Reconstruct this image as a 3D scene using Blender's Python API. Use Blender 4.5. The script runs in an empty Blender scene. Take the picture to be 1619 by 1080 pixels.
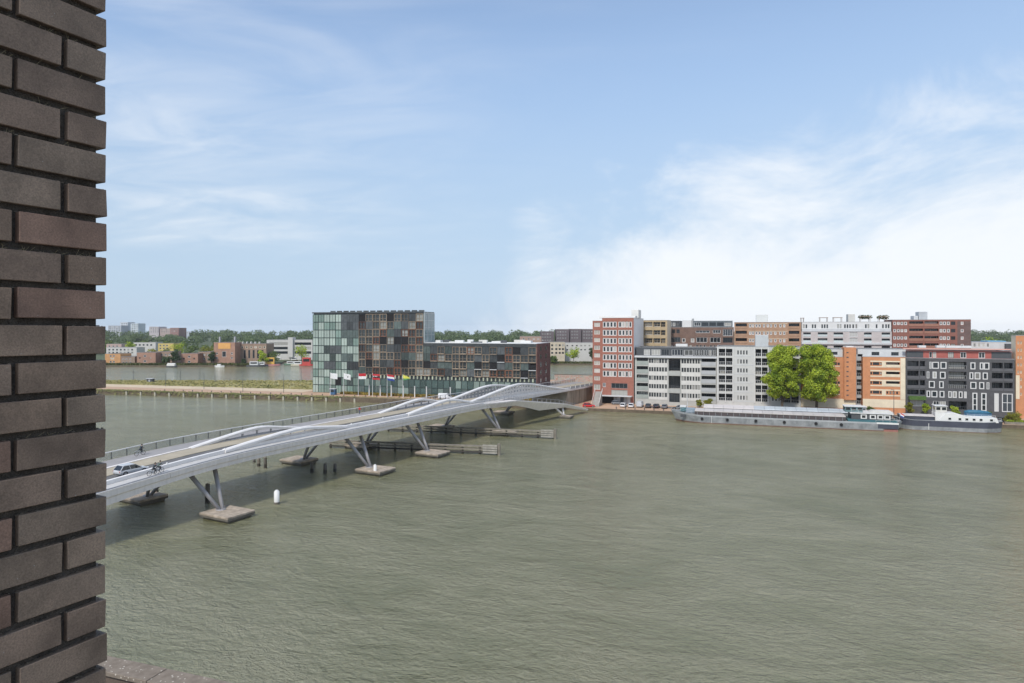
import bpy, bmesh, math, random
from mathutils import Vector, Matrix
random.seed(11)
R = math.radians
SC = bpy.context.scene
COL = SC.collection

# ------------------------------------------------------------------ camera, world, sun, exposure
YAW = R(18.83)
EYE = 28.0
FPX, CXP, HZP = 1040.0, 809.5, 519.0          # focal length in photo pixels, centre column, eye level row
cam = bpy.data.cameras.new('camera'); camo = bpy.data.objects.new('camera', cam); COL.objects.link(camo)
camo.location = (0, 0, EYE); camo.rotation_euler = (R(90), 0, YAW)
cam.sensor_width = 36; cam.lens = 36 * FPX / 1619; cam.shift_y = -(540 - HZP) / 1619
cam.clip_start = 0.05; cam.clip_end = 20000
SC.camera = camo

SUN_EL = R(50)
cY, sY = math.cos(YAW), math.sin(YAW)
right, fwd = Vector((cY, sY, 0)), Vector((-sY, cY, 0))
to_sun = (right * -0.46 + fwd * -0.888).normalized()
sun_az = math.atan2(to_sun.x, to_sun.y)        # clockwise from +Y
sd = bpy.data.lights.new('sun', 'SUN'); so = bpy.data.objects.new('sun', sd); COL.objects.link(so)
sd.energy = 2.4; sd.angle = R(7); sd.color = (1.0, 0.95, 0.88)
v = to_sun * math.cos(SUN_EL) + Vector((0, 0, math.sin(SUN_EL)))
so.rotation_euler = v.to_track_quat('Z', 'Y').to_euler()

W = bpy.data.worlds.new('World'); SC.world = W; W.use_nodes = True
def world_nodes():
    nt = W.node_tree; N = nt.nodes; L = nt.links; N.clear()
    def nd(t, **k):
        n = N.new(t)
        for a, b in k.items(): setattr(n, a, b)
        return n
    def mth(op, a, b=None, c=None, clamp=False):
        n = nd('ShaderNodeMath', operation=op); n.use_clamp = clamp
        for i, q in enumerate((a, b, c)):
            if q is None: continue
            if isinstance(q, (int, float)): n.inputs[i].default_value = q
            else: L.new(q, n.inputs[i])
        return n.outputs[0]
    def mrange(x, a, b, c=0., d=1.):
        n = nd('ShaderNodeMapRange', interpolation_type='SMOOTHSTEP')
        for i, q in enumerate((x, a, b, c, d)):
            if isinstance(q, (int, float)): n.inputs[i].default_value = q
            else: L.new(q, n.inputs[i])
        return n.outputs[0]
    sky = nd('ShaderNodeTexSky', sky_type='NISHITA'); sky.sun_disc = False
    sky.sun_elevation = SUN_EL; sky.sun_rotation = sun_az; sky.air_density = 1.0; sky.dust_density = 0.8; sky.ozone_density = 1.6
    tc = nd('ShaderNodeTexCoord')
    mp = nd('ShaderNodeMapping'); mp.inputs['Rotation'].default_value = (0, 0, -YAW); L.new(tc.outputs['Generated'], mp.inputs[0])
    sx = nd('ShaderNodeSeparateXYZ'); L.new(mp.outputs[0], sx.inputs[0])
    x, y, z = sx.outputs
    az = mth('ARCTAN2', x, y)
    s0 = nd('ShaderNodeSeparateXYZ'); L.new(tc.outputs['Generated'], s0.inputs[0]); c0 = nd('ShaderNodeCombineXYZ'); L.new(s0.outputs[0], c0.inputs[0]); L.new(s0.outputs[1], c0.inputs[1]); L.new(mth('MAXIMUM', s0.outputs[2], .002), c0.inputs[2]); L.new(c0.outputs[0], sky.inputs[0])
    zc = mth('MAXIMUM', z, 0.0)
    # a cloud sheet overhead: directions projected to a flat layer, stretched along the wind
    den = mth('ADD', zc, 0.16)
    u = mth('DIVIDE', x, den); w = mth('DIVIDE', y, den)
    cb = nd('ShaderNodeCombineXYZ'); L.new(u, cb.inputs[0]); L.new(w, cb.inputs[1])
    def fbm(scale, vec, detail=8, rough=.55, dist=.6, loc=(0, 0, 0), rot=0., sc=(1, 1, 1)):
        m = nd('ShaderNodeMapping'); m.inputs['Location'].default_value = loc; m.inputs['Rotation'].default_value = (0, 0, rot); m.inputs['Scale'].default_value = sc
        L.new(vec, m.inputs[0])
        n = nd('ShaderNodeTexNoise'); n.inputs['Scale'].default_value = scale; n.inputs['Detail'].default_value = detail
        n.inputs['Roughness'].default_value = rough; n.inputs['Distortion'].default_value = dist
        L.new(m.outputs[0], n.inputs['Vector']); return n.outputs['Fac']
    n1 = fbm(0.9, cb.outputs[0], loc=(12.7, 1.4, 0), rot=1.2, sc=(.8, 1.15, 1))
    n2 = fbm(2.6, cb.outputs[0], loc=(7.7, 4.1, 2), rot=.35, sc=(.7, 1.3, 1), dist=1.0)
    nd3 = fbm(3.6, tc.outputs['Generated'], loc=(1, 2, 3), sc=(1, 1, 1.7), dist=.5, rough=.64)
    wisp = mth('MULTIPLY', mth('MULTIPLY', mrange(n1, .36, .74), mrange(n2, .22, .85)), mrange(zc, .04, .15))
    wisp = mth('MULTIPLY', wisp, mrange(az, -.5, .1, .66, .10))
    # the bank of bright cloud low over the east, thinning out towards the west
    sa = mth('SINE', az)
    hb = mth('MULTIPLY_ADD', mth('MAXIMUM', sa, 0.), .20, mrange(sa, -.14, .05, -.16, .06))
    e = mth('ADD', z, mth('MULTIPLY', mth('SUBTRACT', nd3, .5), .46))
    bank = mrange(mth('SUBTRACT', hb, e), -.13, .06)
    bank = mth('MULTIPLY', bank, .83)
    veil = mth('MULTIPLY_ADD', mth('SINE', az), .13, mrange(zc, 0.0, .5, .85, .16), clamp=True)
    mask = mth('MAXIMUM', wisp, bank)
    dim = nd('ShaderNodeVectorMath', operation='SCALE'); L.new(sky.outputs[0], dim.inputs[0]); L.new(mrange(zc, 0., .42, .40, .93), dim.inputs['Scale'])
    hz = nd('ShaderNodeMix', data_type='RGBA'); L.new(veil, hz.inputs[0]); L.new(dim.outputs[0], hz.inputs[6]); hz.inputs[7].default_value = (2.65, 3.42, 4.4, 1)
    mx = nd('ShaderNodeMix', data_type='RGBA'); L.new(mask, mx.inputs[0]); L.new(hz.outputs[2], mx.inputs[6])
    mx.inputs[7].default_value = (4.75, 4.85, 4.95, 1)
    bg = nd('ShaderNodeBackground'); bg.inputs['Strength'].default_value = 0.15
    L.new(mx.outputs[2], bg.inputs[0])
    out = nd('ShaderNodeOutputWorld'); L.new(bg.outputs[0], out.inputs[0])
world_nodes()
SC.view_settings.view_transform = 'Standard'; SC.view_settings.look = 'None'
SC.view_settings.exposure = 0.5; SC.view_settings.gamma = 1.0; SC.view_settings.use_curve_mapping = False
SC.render.engine = 'CYCLES'; SC.cycles.use_denoising = True; SC.cycles.denoising_prefilter = 'ACCURATE'; SC.cycles.max_bounces = 6; SC.cycles.sample_clamp_direct = 1.4; SC.cycles.sample_clamp_indirect = 3

# ------------------------------------------------------------------ survey helpers: where a sight line meets a real plane
def ray(px, py):
    a = (px - CXP) / FPX
    return Vector((a * cY - sY, a * sY + cY, (HZP - py) / FPX))
def onY(px, py, Y):
    r = ray(px, py); return r * (Y / r.y) + Vector((0, 0, EYE))
def onz(px, py, z):
    r = ray(px, py); return r * ((z - EYE) / r.z) + Vector((0, 0, EYE))
def atd(px, py, d):
    return ray(px, py) * d + Vector((0, 0, EYE))

# ------------------------------------------------------------------ materials
MATS = {}
def mat(name, col, rough=.75, var=.14, scale=.6, metal=0., bump=0., bscale=20., rnd=0., spec=.4, col2=None, aniso=None):
    if name in MATS: return MATS[name]
    m = bpy.data.materials.new(name); m.use_nodes = True; MATS[name] = m
    nt = m.node_tree; N = nt.nodes; L = nt.links; p = N['Principled BSDF']
    p.inputs['Roughness'].default_value = rough; p.inputs['Metallic'].default_value = metal
    p.inputs['Specular IOR Level'].default_value = spec
    tc = N.new('ShaderNodeTexCoord')
    ns = N.new('ShaderNodeTexNoise'); ns.inputs['Scale'].default_value = scale; ns.inputs['Detail'].default_value = 6; ns.inputs['Roughness'].default_value = .65
    if aniso:
        mp = N.new('ShaderNodeMapping'); mp.inputs['Scale'].default_value = aniso; L.new(tc.outputs['Object'], mp.inputs[0]); L.new(mp.outputs[0], ns.inputs['Vector'])
    else: L.new(tc.outputs['Object'], ns.inputs['Vector'])
    mr = N.new('ShaderNodeMapRange'); mr.inputs[1].default_value = .3; mr.inputs[2].default_value = .7
    L.new(ns.outputs['Fac'], mr.inputs[0])
    mx = N.new('ShaderNodeMix'); mx.data_type = 'RGBA'
    L.new(mr.outputs[0], mx.inputs[0])
    c2 = col2 or tuple(min(1, c * (1 + var)) for c in col)
    c1 = col if col2 else tuple(c * (1 - var) for c in col)
    mx.inputs[6].default_value = (*c1, 1); mx.inputs[7].default_value = (*c2, 1)
    o = mx.outputs[2]
    if rnd:
        oi = N.new('ShaderNodeObjectInfo'); r2 = N.new('ShaderNodeMapRange'); L.new(oi.outputs['Random'], r2.inputs[0])
        r2.inputs[3].default_value = 1 - rnd; r2.inputs[4].default_value = 1 + rnd
        hs = N.new('ShaderNodeHueSaturation'); L.new(o, hs.inputs['Color']); L.new(r2.outputs[0], hs.inputs['Value']); o = hs.outputs[0]
    L.new(o, p.inputs['Base Color'])
    if bump:
        b = N.new('ShaderNodeBump'); b.inputs['Strength'].default_value = bump; b.inputs['Distance'].default_value = .02
        n2 = N.new('ShaderNodeTexNoise'); n2.inputs['Scale'].default_value = bscale; n2.inputs['Detail'].default_value = 5
        L.new(tc.outputs['Object'], n2.inputs['Vector']); L.new(n2.outputs['Fac'], b.inputs['Height']); L.new(b.outputs[0], p.inputs['Normal'])
    return m
def pane_mat(name, dark, light, share=.25, rough=.06, spec=.6):
    """window glass: mostly dark rooms, here and there a drawn curtain or blind"""
    if name in MATS: return MATS[name]
    m = bpy.data.materials.new(name); m.use_nodes = True; MATS[name] = m
    nt = m.node_tree; N = nt.nodes; L = nt.links; p = N['Principled BSDF']
    p.inputs['Roughness'].default_value = rough; p.inputs['Specular IOR Level'].default_value = spec
    oi = N.new('ShaderNodeObjectInfo'); cr = N.new('ShaderNodeValToRGB'); L.new(oi.outputs['Random'], cr.inputs[0])
    e = cr.color_ramp.elements; e[0].position = 0; e[0].color = (*dark, 1); e[1].position = 1; e[1].color = (*light, 1)
    a = e.new(1 - share); a.color = (*[d * 1.7 for d in dark], 1)
    b = e.new(min(.99, 1 - share + .04)); b.color = (*[l * .7 for l in light], 1)
    L.new(cr.outputs[0], p.inputs['Base Color']); return m
def leaf_mat(name, a, b):
    m = bpy.data.materials.new(name); m.use_nodes = True
    nt = m.node_tree; N = nt.nodes; L = nt.links; p = N['Principled BSDF']
    p.inputs['Roughness'].default_value = .6; p.inputs['Specular IOR Level'].default_value = .25
    g = N.new('ShaderNodeNewGeometry'); tc = N.new('ShaderNodeTexCoord')
    ns = N.new('ShaderNodeTexNoise'); ns.inputs['Scale'].default_value = .35; ns.inputs['Detail'].default_value = 3; L.new(tc.outputs['Object'], ns.inputs['Vector'])
    ad = N.new('ShaderNodeMath'); ad.operation = 'MULTIPLY_ADD'; L.new(g.outputs['Random Per Island'], ad.inputs[0]); ad.inputs[1].default_value = .5
    m2 = N.new('ShaderNodeMath'); m2.operation = 'MULTIPLY_ADD'; L.new(ns.outputs['Fac'], m2.inputs[0]); m2.inputs[1].default_value = 1.8; m2.inputs[2].default_value = -.65
    L.new(m2.outputs[0], ad.inputs[2]); ad.use_clamp = True
    mx = N.new('ShaderNodeMix'); mx.data_type = 'RGBA'; L.new(ad.outputs[0], mx.inputs[0])
    mx.inputs[6].default_value = (*a, 1); mx.inputs[7].default_value = (*b, 1)
    L.new(mx.outputs[2], p.inputs['Base Color'])
    tr = N.new('ShaderNodeBsdfTranslucent'); L.new(mx.outputs[2], tr.inputs[0])
    ms = N.new('ShaderNodeMixShader'); ms.inputs[0].default_value = .42; L.new(p.outputs[0], ms.inputs[1]); L.new(tr.outputs[0], ms.inputs[2])
    L.new(ms.outputs[0], N['Material Output'].inputs[0]); return m

# ------------------------------------------------------------------ mesh helpers
class B:
    """collects shapes for ONE mesh object"""
    def __init__(s): s.v = []; s.f = []; s.m = []
    def q(s, pts, mi=0):
        i = len(s.v); s.v += [tuple(p) for p in pts]; s.f.append(tuple(range(i, i + len(pts)))); s.m.append(mi)
    def box(s, x0, x1, y0, y1, z0, z1, mi=0, top=None):
        i = len(s.v)
        s.v += [(x0, y0, z0), (x1, y0, z0), (x1, y1, z0), (x0, y1, z0), (x0, y0, z1), (x1, y0, z1), (x1, y1, z1), (x0, y1, z1)]
        for k, f in enumerate(((0, 3, 2, 1), (4, 5, 6, 7), (0, 1, 5, 4), (1, 2, 6, 5), (2, 3, 7, 6), (3, 0, 4, 7))):
            s.f.append(tuple(i + a for a in f)); s.m.append(top if (k == 1 and top is not None) else mi)
    def hexa(s, p, mi=0):
        """8 corner points ordered like box"""
        i = len(s.v); s.v += [tuple(a) for a in p]
        for f in ((0, 3, 2, 1), (4, 5, 6, 7), (0, 1, 5, 4), (1, 2, 6, 5), (2, 3, 7, 6), (3, 0, 4, 7)):
            s.f.append(tuple(i + a for a in f)); s.m.append(mi)
    def bar(s, p, q, w, h, mi=0):
        p, q = Vector(p), Vector(q); d = (q - p).normalized()
        a = d.cross(Vector((0, 0, 1)))
        a = Vector((1, 0, 0)) if a.length < 1e-4 else a.normalized()
        b = a.cross(d).normalized(); a = a * (w / 2); b = b * (h / 2)
        s.hexa([p - a - b, p + a - b, q + a - b, q - a - b, p - a + b, p + a + b, q + a + b, q - a + b], mi)
    def cyl(s, p, q, r0, r1=None, n=8, mi=0):
        r1 = r0 if r1 is None else r1
        p, q = Vector(p), Vector(q); d = (q - p).normalized()
        a = d.orthogonal().normalized(); b = d.cross(a)
        i = len(s.v)
        for c, r in ((p, r0), (q, r1)):
            for k in range(n):
                t = 2 * math.pi * k / n; s.v.append(tuple(c + (a * math.cos(t) + b * math.sin(t)) * r))
        for k in range(n):
            s.f.append((i + k, i + (k + 1) % n, i + n + (k + 1) % n, i + n + k)); s.m.append(mi)
        s.f.append(tuple(i + k for k in reversed(range(n)))); s.m.append(mi)
        s.f.append(tuple(i + n + k for k in range(n))); s.m.append(mi)
    def sweep(s, rings, mi=0, cap=True):
        """rings: lists of equal length; skin them"""
        i = len(s.v); n = len(rings[0])
        for r in rings: s.v += [tuple(p) for p in r]
        for a in range(len(rings) - 1):
            for k in range(n):
                b0 = i + a * n; b1 = b0 + n
                s.f.append((b0 + k, b0 + (k + 1) % n, b1 + (k + 1) % n, b1 + k)); s.m.append(mi if not isinstance(mi, (list, tuple)) else mi[k])
        if cap:
            c = mi if not isinstance(mi, (list, tuple)) else mi[0]
            s.f.append(tuple(i + k for k in reversed(range(n)))); s.m.append(c)
            s.f.append(tuple(i + (len(rings) - 1) * n + k for k in range(n))); s.m.append(c)
    def mesh(s, name, mats):
        me = bpy.data.meshes.new(name); me.from_pydata(s.v, [], s.f); me.update()
        for m in (mats if isinstance(mats, (list, tuple)) else [mats]): me.materials.append(m)
        me.polygons.foreach_set('material_index', s.m); return me
    def build(s, name, mats, parent=None, loc=None, rz=0.):
        return link(name, s.mesh(name, mats), parent, loc, rz)
def link(name, me, parent=None, loc=None, rz=0.):
    o = bpy.data.objects.new(name, me); COL.objects.link(o)
    if parent: o.parent = parent
    if loc is not None: o.location = loc
    if rz: o.rotation_euler = (0, 0, rz)
    return o
def thing(name, label, cat, loc=(0, 0, 0), rz=0., group=None):
    o = link(name, None, None, loc, rz); return tag(o, label, cat, group)
def tag(o, label, cat, group=None):
    o['label'] = label; o['category'] = cat
    if group: o['group'] = group
    return o
def kind(o, k): o['kind'] = k; return o
def bevel(o, w, seg=1):
    m = o.modifiers.new('edge', 'BEVEL'); m.width = w; m.segments = seg; m.limit_method = 'ANGLE'; return o
def smooth(o):
    o.data.polygons.foreach_set('use_smooth', [True] * len(o.data.polygons)); return o
def copy_tree(o, parent=None):
    c = o.copy(); COL.objects.link(c)
    if parent: c.parent = parent
    for ch in list(o.children): copy_tree(ch, c)
    return c

def leaf_mesh(name, blobs, n, size, m, rnd, inner=.35):
    b = B(); tot = sum(r[0] * r[1] * r[2] for _, r in blobs) ** 1.0
    for c, r in blobs:
        k = max(6, int(n * (r[0] * r[1] * r[2]) / tot))
        for i in range(k):
            d = Vector((rnd.gauss(0, 1), rnd.gauss(0, 1), rnd.gauss(0, 1))).normalized()
            q = (inner + (1 - inner) * rnd.random() ** .5) * rnd.uniform(.9, 1.08)
            p = Vector(c) + Vector((d.x * r[0], d.y * r[1], d.z * r[2])) * q
            nn = (d * .8 + Vector((rnd.uniform(-1, 1), rnd.uniform(-1, 1), rnd.uniform(-.2, 1.1)))).normalized()
            a = nn.orthogonal().normalized(); a = (Matrix.Rotation(rnd.uniform(0, 6.28), 3, nn) @ a); e = nn.cross(a); s = size * rnd.uniform(.55, 1.3)
            b.q([p - a * s, p - e * s * .62, p + a * s, p + e * s * .62])
    return b.mesh(name, m)

# ------------------------------------------------------------------ shared materials
M_conc = mat('concrete', (.33, .31, .28), .85, .2, .7, bump=.3)
M_concd = mat('dark_wet_shaded_concrete', (.12, .11, .09), .8, .3, .8)  # wet concrete at the waterline, also painted shade on pier slab sides
M_white = mat('white_paint', (.62, .62, .60), .5, .05, .5)
M_offw = mat('off_white_render', (.55, .54, .50), .8, .1, .5)
M_cream = mat('cream_render', (.66, .58, .43), .8, .1, .5)
M_grey = mat('grey_panel', (.36, .37, .37), .6, .1, .5)
M_lgrey = mat('light_grey_panel', (.52, .53, .53), .6, .1, .5)
M_dgrey = mat('dark_grey_metal', (.07, .075, .08), .5, .15, 1)
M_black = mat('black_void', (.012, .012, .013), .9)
M_steel = mat('bridge_steel', (.66, .62, .58), .6, .12, 1.0, spec=.4, aniso=(.5, 1.6, .22))
M_steelw = mat('bridge_white_steel', (.68, .66, .635), .55, .09, .8, spec=.4)
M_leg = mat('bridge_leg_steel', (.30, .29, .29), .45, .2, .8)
M_asph = mat('asphalt', (.125, .122, .12), .9, .15, .5)
M_path = mat('grey_path', (.28, .27, .265), .9, .12, .5)
M_beige = mat('sandy_paving', (.36, .315, .235), .9, .12, .5)
M_rail = mat('railing_grey', (.34, .34, .35), .5, .1, 1)
M_timber = mat('weathered_timber', (.20, .18, .145), .9, .3, 1.2)
M_timberd = mat('dark_wet_timber', (.055, .05, .042), .85, .3, 1.2)
M_glass = pane_mat('window_glass', (.018, .022, .025), (.42, .41, .37), .22)
M_glass2 = pane_mat('window_glass_pale', (.03, .035, .04), (.6, .59, .55), .45)
M_curt = pane_mat('curtained_glass', (.30, .27, .23), (.62, .58, .52), .4)
M_bark = mat('bark', (.09, .07, .05), .95, .3, 3)
M_redb = mat('red_brick', (.30, .125, .09), .9, .16, 1.1, bump=.3)
M_rubber = mat('rubber', (.02, .02, .02), .8)

# ================================================================== SETTING
def sheet(name, pts, z, m, k='structure'):
    b = B(); b.q([(x, y, z) for x, y in pts]); return kind(b.build(name, m), k)
def water_mat():
    m = bpy.data.materials.new('harbour_water'); m.use_nodes = True
    nt = m.node_tree; N = nt.nodes; L = nt.links; p = N['Principled BSDF']
    p.inputs['Roughness'].default_value = .09; p.inputs['IOR'].default_value = 2.0; p.inputs['Specular Tint'].default_value = (1, .95, .82, 1); p.inputs['Specular IOR Level'].default_value = .8
    tc = N.new('ShaderNodeTexCoord')
    def ns(scale, sc, rot, detail=4, rough=.6, dist=0.):
        mp = N.new('ShaderNodeMapping'); mp.inputs['Scale'].default_value = sc; mp.inputs['Rotation'].default_value = (0, 0, rot); L.new(tc.outputs['Object'], mp.inputs[0])
        n = N.new('ShaderNodeTexNoise'); n.inputs['Scale'].default_value = scale; n.inputs['Detail'].default_value = detail; n.inputs['Roughness'].default_value = rough; n.inputs['Distortion'].default_value = dist
        L.new(mp.outputs[0], n.inputs['Vector']); return n.outputs['Fac']
    def mth(op, a, b, c=None):
        n = N.new('ShaderNodeMath'); n.operation = op
        for i, q in enumerate((a, b, c)):
            if q is None: continue
            if isinstance(q, (int, float)): n.inputs[i].default_value = q
            else: L.new(q, n.inputs[i])
        return n.outputs[0]
    rip = ns(3.8, (.68, 1, 1), R(-3), 5, .65, .6)
    chop = ns(1.5, (.6, 1, 1), R(-9), 4, .6, .8)
    swell = ns(.36, (.55, 1, 1), R(-15), 3, .55, .6)
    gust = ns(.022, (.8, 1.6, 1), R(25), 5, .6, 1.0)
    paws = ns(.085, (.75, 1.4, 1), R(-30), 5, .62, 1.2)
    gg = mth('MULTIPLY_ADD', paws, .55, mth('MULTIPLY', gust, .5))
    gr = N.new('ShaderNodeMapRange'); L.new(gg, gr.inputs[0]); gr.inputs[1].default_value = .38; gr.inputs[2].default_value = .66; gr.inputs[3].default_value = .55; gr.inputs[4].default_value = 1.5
    sep = N.new('ShaderNodeSeparateXYZ'); L.new(tc.outputs['Object'], sep.inputs[0])
    lee = N.new('ShaderNodeMapRange'); lee.interpolation_type = 'SMOOTHSTEP'; L.new(mth('MULTIPLY_ADD', gg, 60., sep.outputs[1]), lee.inputs[0])
    lee.inputs[1].default_value = 165; lee.inputs[2].default_value = 232; lee.inputs[3].default_value = 1.0; lee.inputs[4].default_value = .38
    amp = mth('MULTIPLY', gr.outputs[0], lee.outputs[0])
    h = mth('MULTIPLY_ADD', chop, .62, mth('MULTIPLY', rip, .28))
    h = mth('MULTIPLY_ADD', mth('MULTIPLY', swell, lee.outputs[0]), .62, mth('MULTIPLY', h, amp))
    bp = N.new('ShaderNodeBump'); bp.inputs['Strength'].default_value = 1.0; bp.inputs['Distance'].default_value = 1.0
    L.new(h, bp.inputs['Height']); L.new(bp.outputs[0], p.inputs['Normal'])
    mx = N.new('ShaderNodeMix'); mx.data_type = 'RGBA'; gust_sheen = N.new('ShaderNodeMapRange'); L.new(gg, gust_sheen.inputs[0]); gust_sheen.inputs[1].default_value = .40; gust_sheen.inputs[2].default_value = .64; L.new(gust_sheen.outputs[0], mx.inputs[0])
    mx.inputs[6].default_value = (.150, .147, .067, 1); mx.inputs[7].default_value = (.262, .252, .148, 1)  # dull and bright reflection of gust patches painted into the base colour
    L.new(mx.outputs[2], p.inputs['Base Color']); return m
M_water = water_mat()
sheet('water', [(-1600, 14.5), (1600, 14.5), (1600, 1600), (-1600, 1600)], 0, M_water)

QZ, QY = 1.0, 219.0
M_pav = mat('orange_brick_paving', (.42, .28, .185), .95, .18, .35)
M_quayw = mat('quay_wall_brick', (.115, .09, .062), .95, .35, .9, bump=.4)
def quay_block(name, pts, z, mtop):
    b = B(); n = len(pts)
    b.q([(x, y, z) for x, y in pts], 0)
    for i in range(n):
        (x0, y0), (x1, y1) = pts[i], pts[(i + 1) % n]
        b.q([(x0, y0, -2), (x1, y1, -2), (x1, y1, z), (x0, y0, z)], 1)
    return kind(b.build(name, [mtop, M_quayw]), 'structure')
quay_block('near_quay', [(-400, -200), (400, -200), (400, 15), (-400, 15)], 1.2, M_path)
quay_block('island_quay', [(-62, QY), (320, QY), (320, 345), (-44, 345)], QZ, M_pav)
PZ = 1.9
quay_block('peninsula_ground', [(-420, 196), (-253, 209.5), (-150, 216), (-62.2, 218.6), (-44.2, 345), (-90, 322), (-200, 279), (-297, 246), (-420, 214)], PZ, M_pav)
M_grass = mat('rough_grass', (.22, .22, .075), .95, .35, .12, col2=(.38, .33, .16))
M_sand = mat('pale_gravel_path', (.52, .42, .29), .95, .12, .2)
def strip(name, x0, x1, f0, f1, z, m, n=12, k='structure'):
    b = B()
    for i in range(n):
        xa, xb = x0 + (x1 - x0) * i / n, x0 + (x1 - x0) * (i + 1) / n
        b.q([(xa, f0(xa), z), (xb, f0(xb), z), (xb, f1(xb), z), (xa, f1(xa), z)])
    return kind(b.build(name, m), k)
front = lambda x: 216 + (x + 150) * .0635
back = lambda x: 279 + (x + 200) * .335
strip('gravel_path', -400, -168, lambda x: max(front(x) + 11.5, 212.5), lambda x: front(x) + 22, PZ + .005, M_sand)
strip('grass', -400, -168, lambda x: front(x) + 22 if front(x) + 22 < back(x) - 1 else back(x) - 1.2, lambda x: back(x) - 1, PZ + .009, M_grass)
# grass tufts on the waste ground
def tufts():
    b = B()
    rnd = random.Random(4)
    for i in range(5200):
        x = rnd.uniform(-330, -170); y0, y1 = front(x) + 22, back(x) - 1
        if y1 < y0 + 2: continue
        y = rnd.uniform(y0, y1); h = rnd.uniform(.15, .5); a = rnd.uniform(0, 3.14); w = rnd.uniform(.3, .9)
        dx, dy = math.cos(a) * w, math.sin(a) * w
        b.q([(x - dx, y - dy, PZ), (x + dx, y + dy, PZ), (x + dx * .4 + .1, y + dy * .4, PZ + h), (x - dx * .6, y - dy * .6, PZ + h)])
    kind(b.build('rough_grass_tufts', M_grass), 'stuff')
tufts()
def quay_weeds():
    b = B(); rnd = random.Random(9)
    for i in range(1500):
        x = rnd.uniform(-300, -66); y = front(x) if x > -253 else 209.5 + (x + 253) * .0808
        y -= rnd.uniform(.02, .3); z = rnd.choice((PZ, PZ, rnd.uniform(.3, PZ))); w = rnd.uniform(.15, .7); h = rnd.uniform(.15, .6)
        b.q([(x - w, y, z - h), (x + w, y - .05, z - h * .7), (x + w * .6, y + .1, z + h * .6), (x - w * .7, y + .12, z + h * .5)])
    kind(b.build('quay_weeds', mat('quay_weed', (.10, .12, .04), .95, .5, .15, col2=(.22, .19, .09))), 'stuff')
quay_weeds()
# road on the island quay
sheet('quay_road', [(-30, 226.5), (300, 226.5), (300, 231.5), (-30, 231.5)], QZ + .006, M_asph)
# far shore
M_land = mat('far_ground', (.075, .095, .045), .95, .3, .02)
def far_pt(px, d): p = atd(px, 600, d); return (p.x, p.y)
fb = [far_pt(-600, 476), far_pt(160, 476), far_pt(300, 476), far_pt(395, 480), far_pt(440, 495), far_pt(450, 540), far_pt(472, 560), far_pt(477, 500), far_pt(640, 490), far_pt(880, 500), far_pt(1100, 500), far_pt(2400, 500),
      far_pt(2400, 2500), far_pt(-600, 2500)]
quay_block('far_shore', fb, 1.1, M_land)

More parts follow.
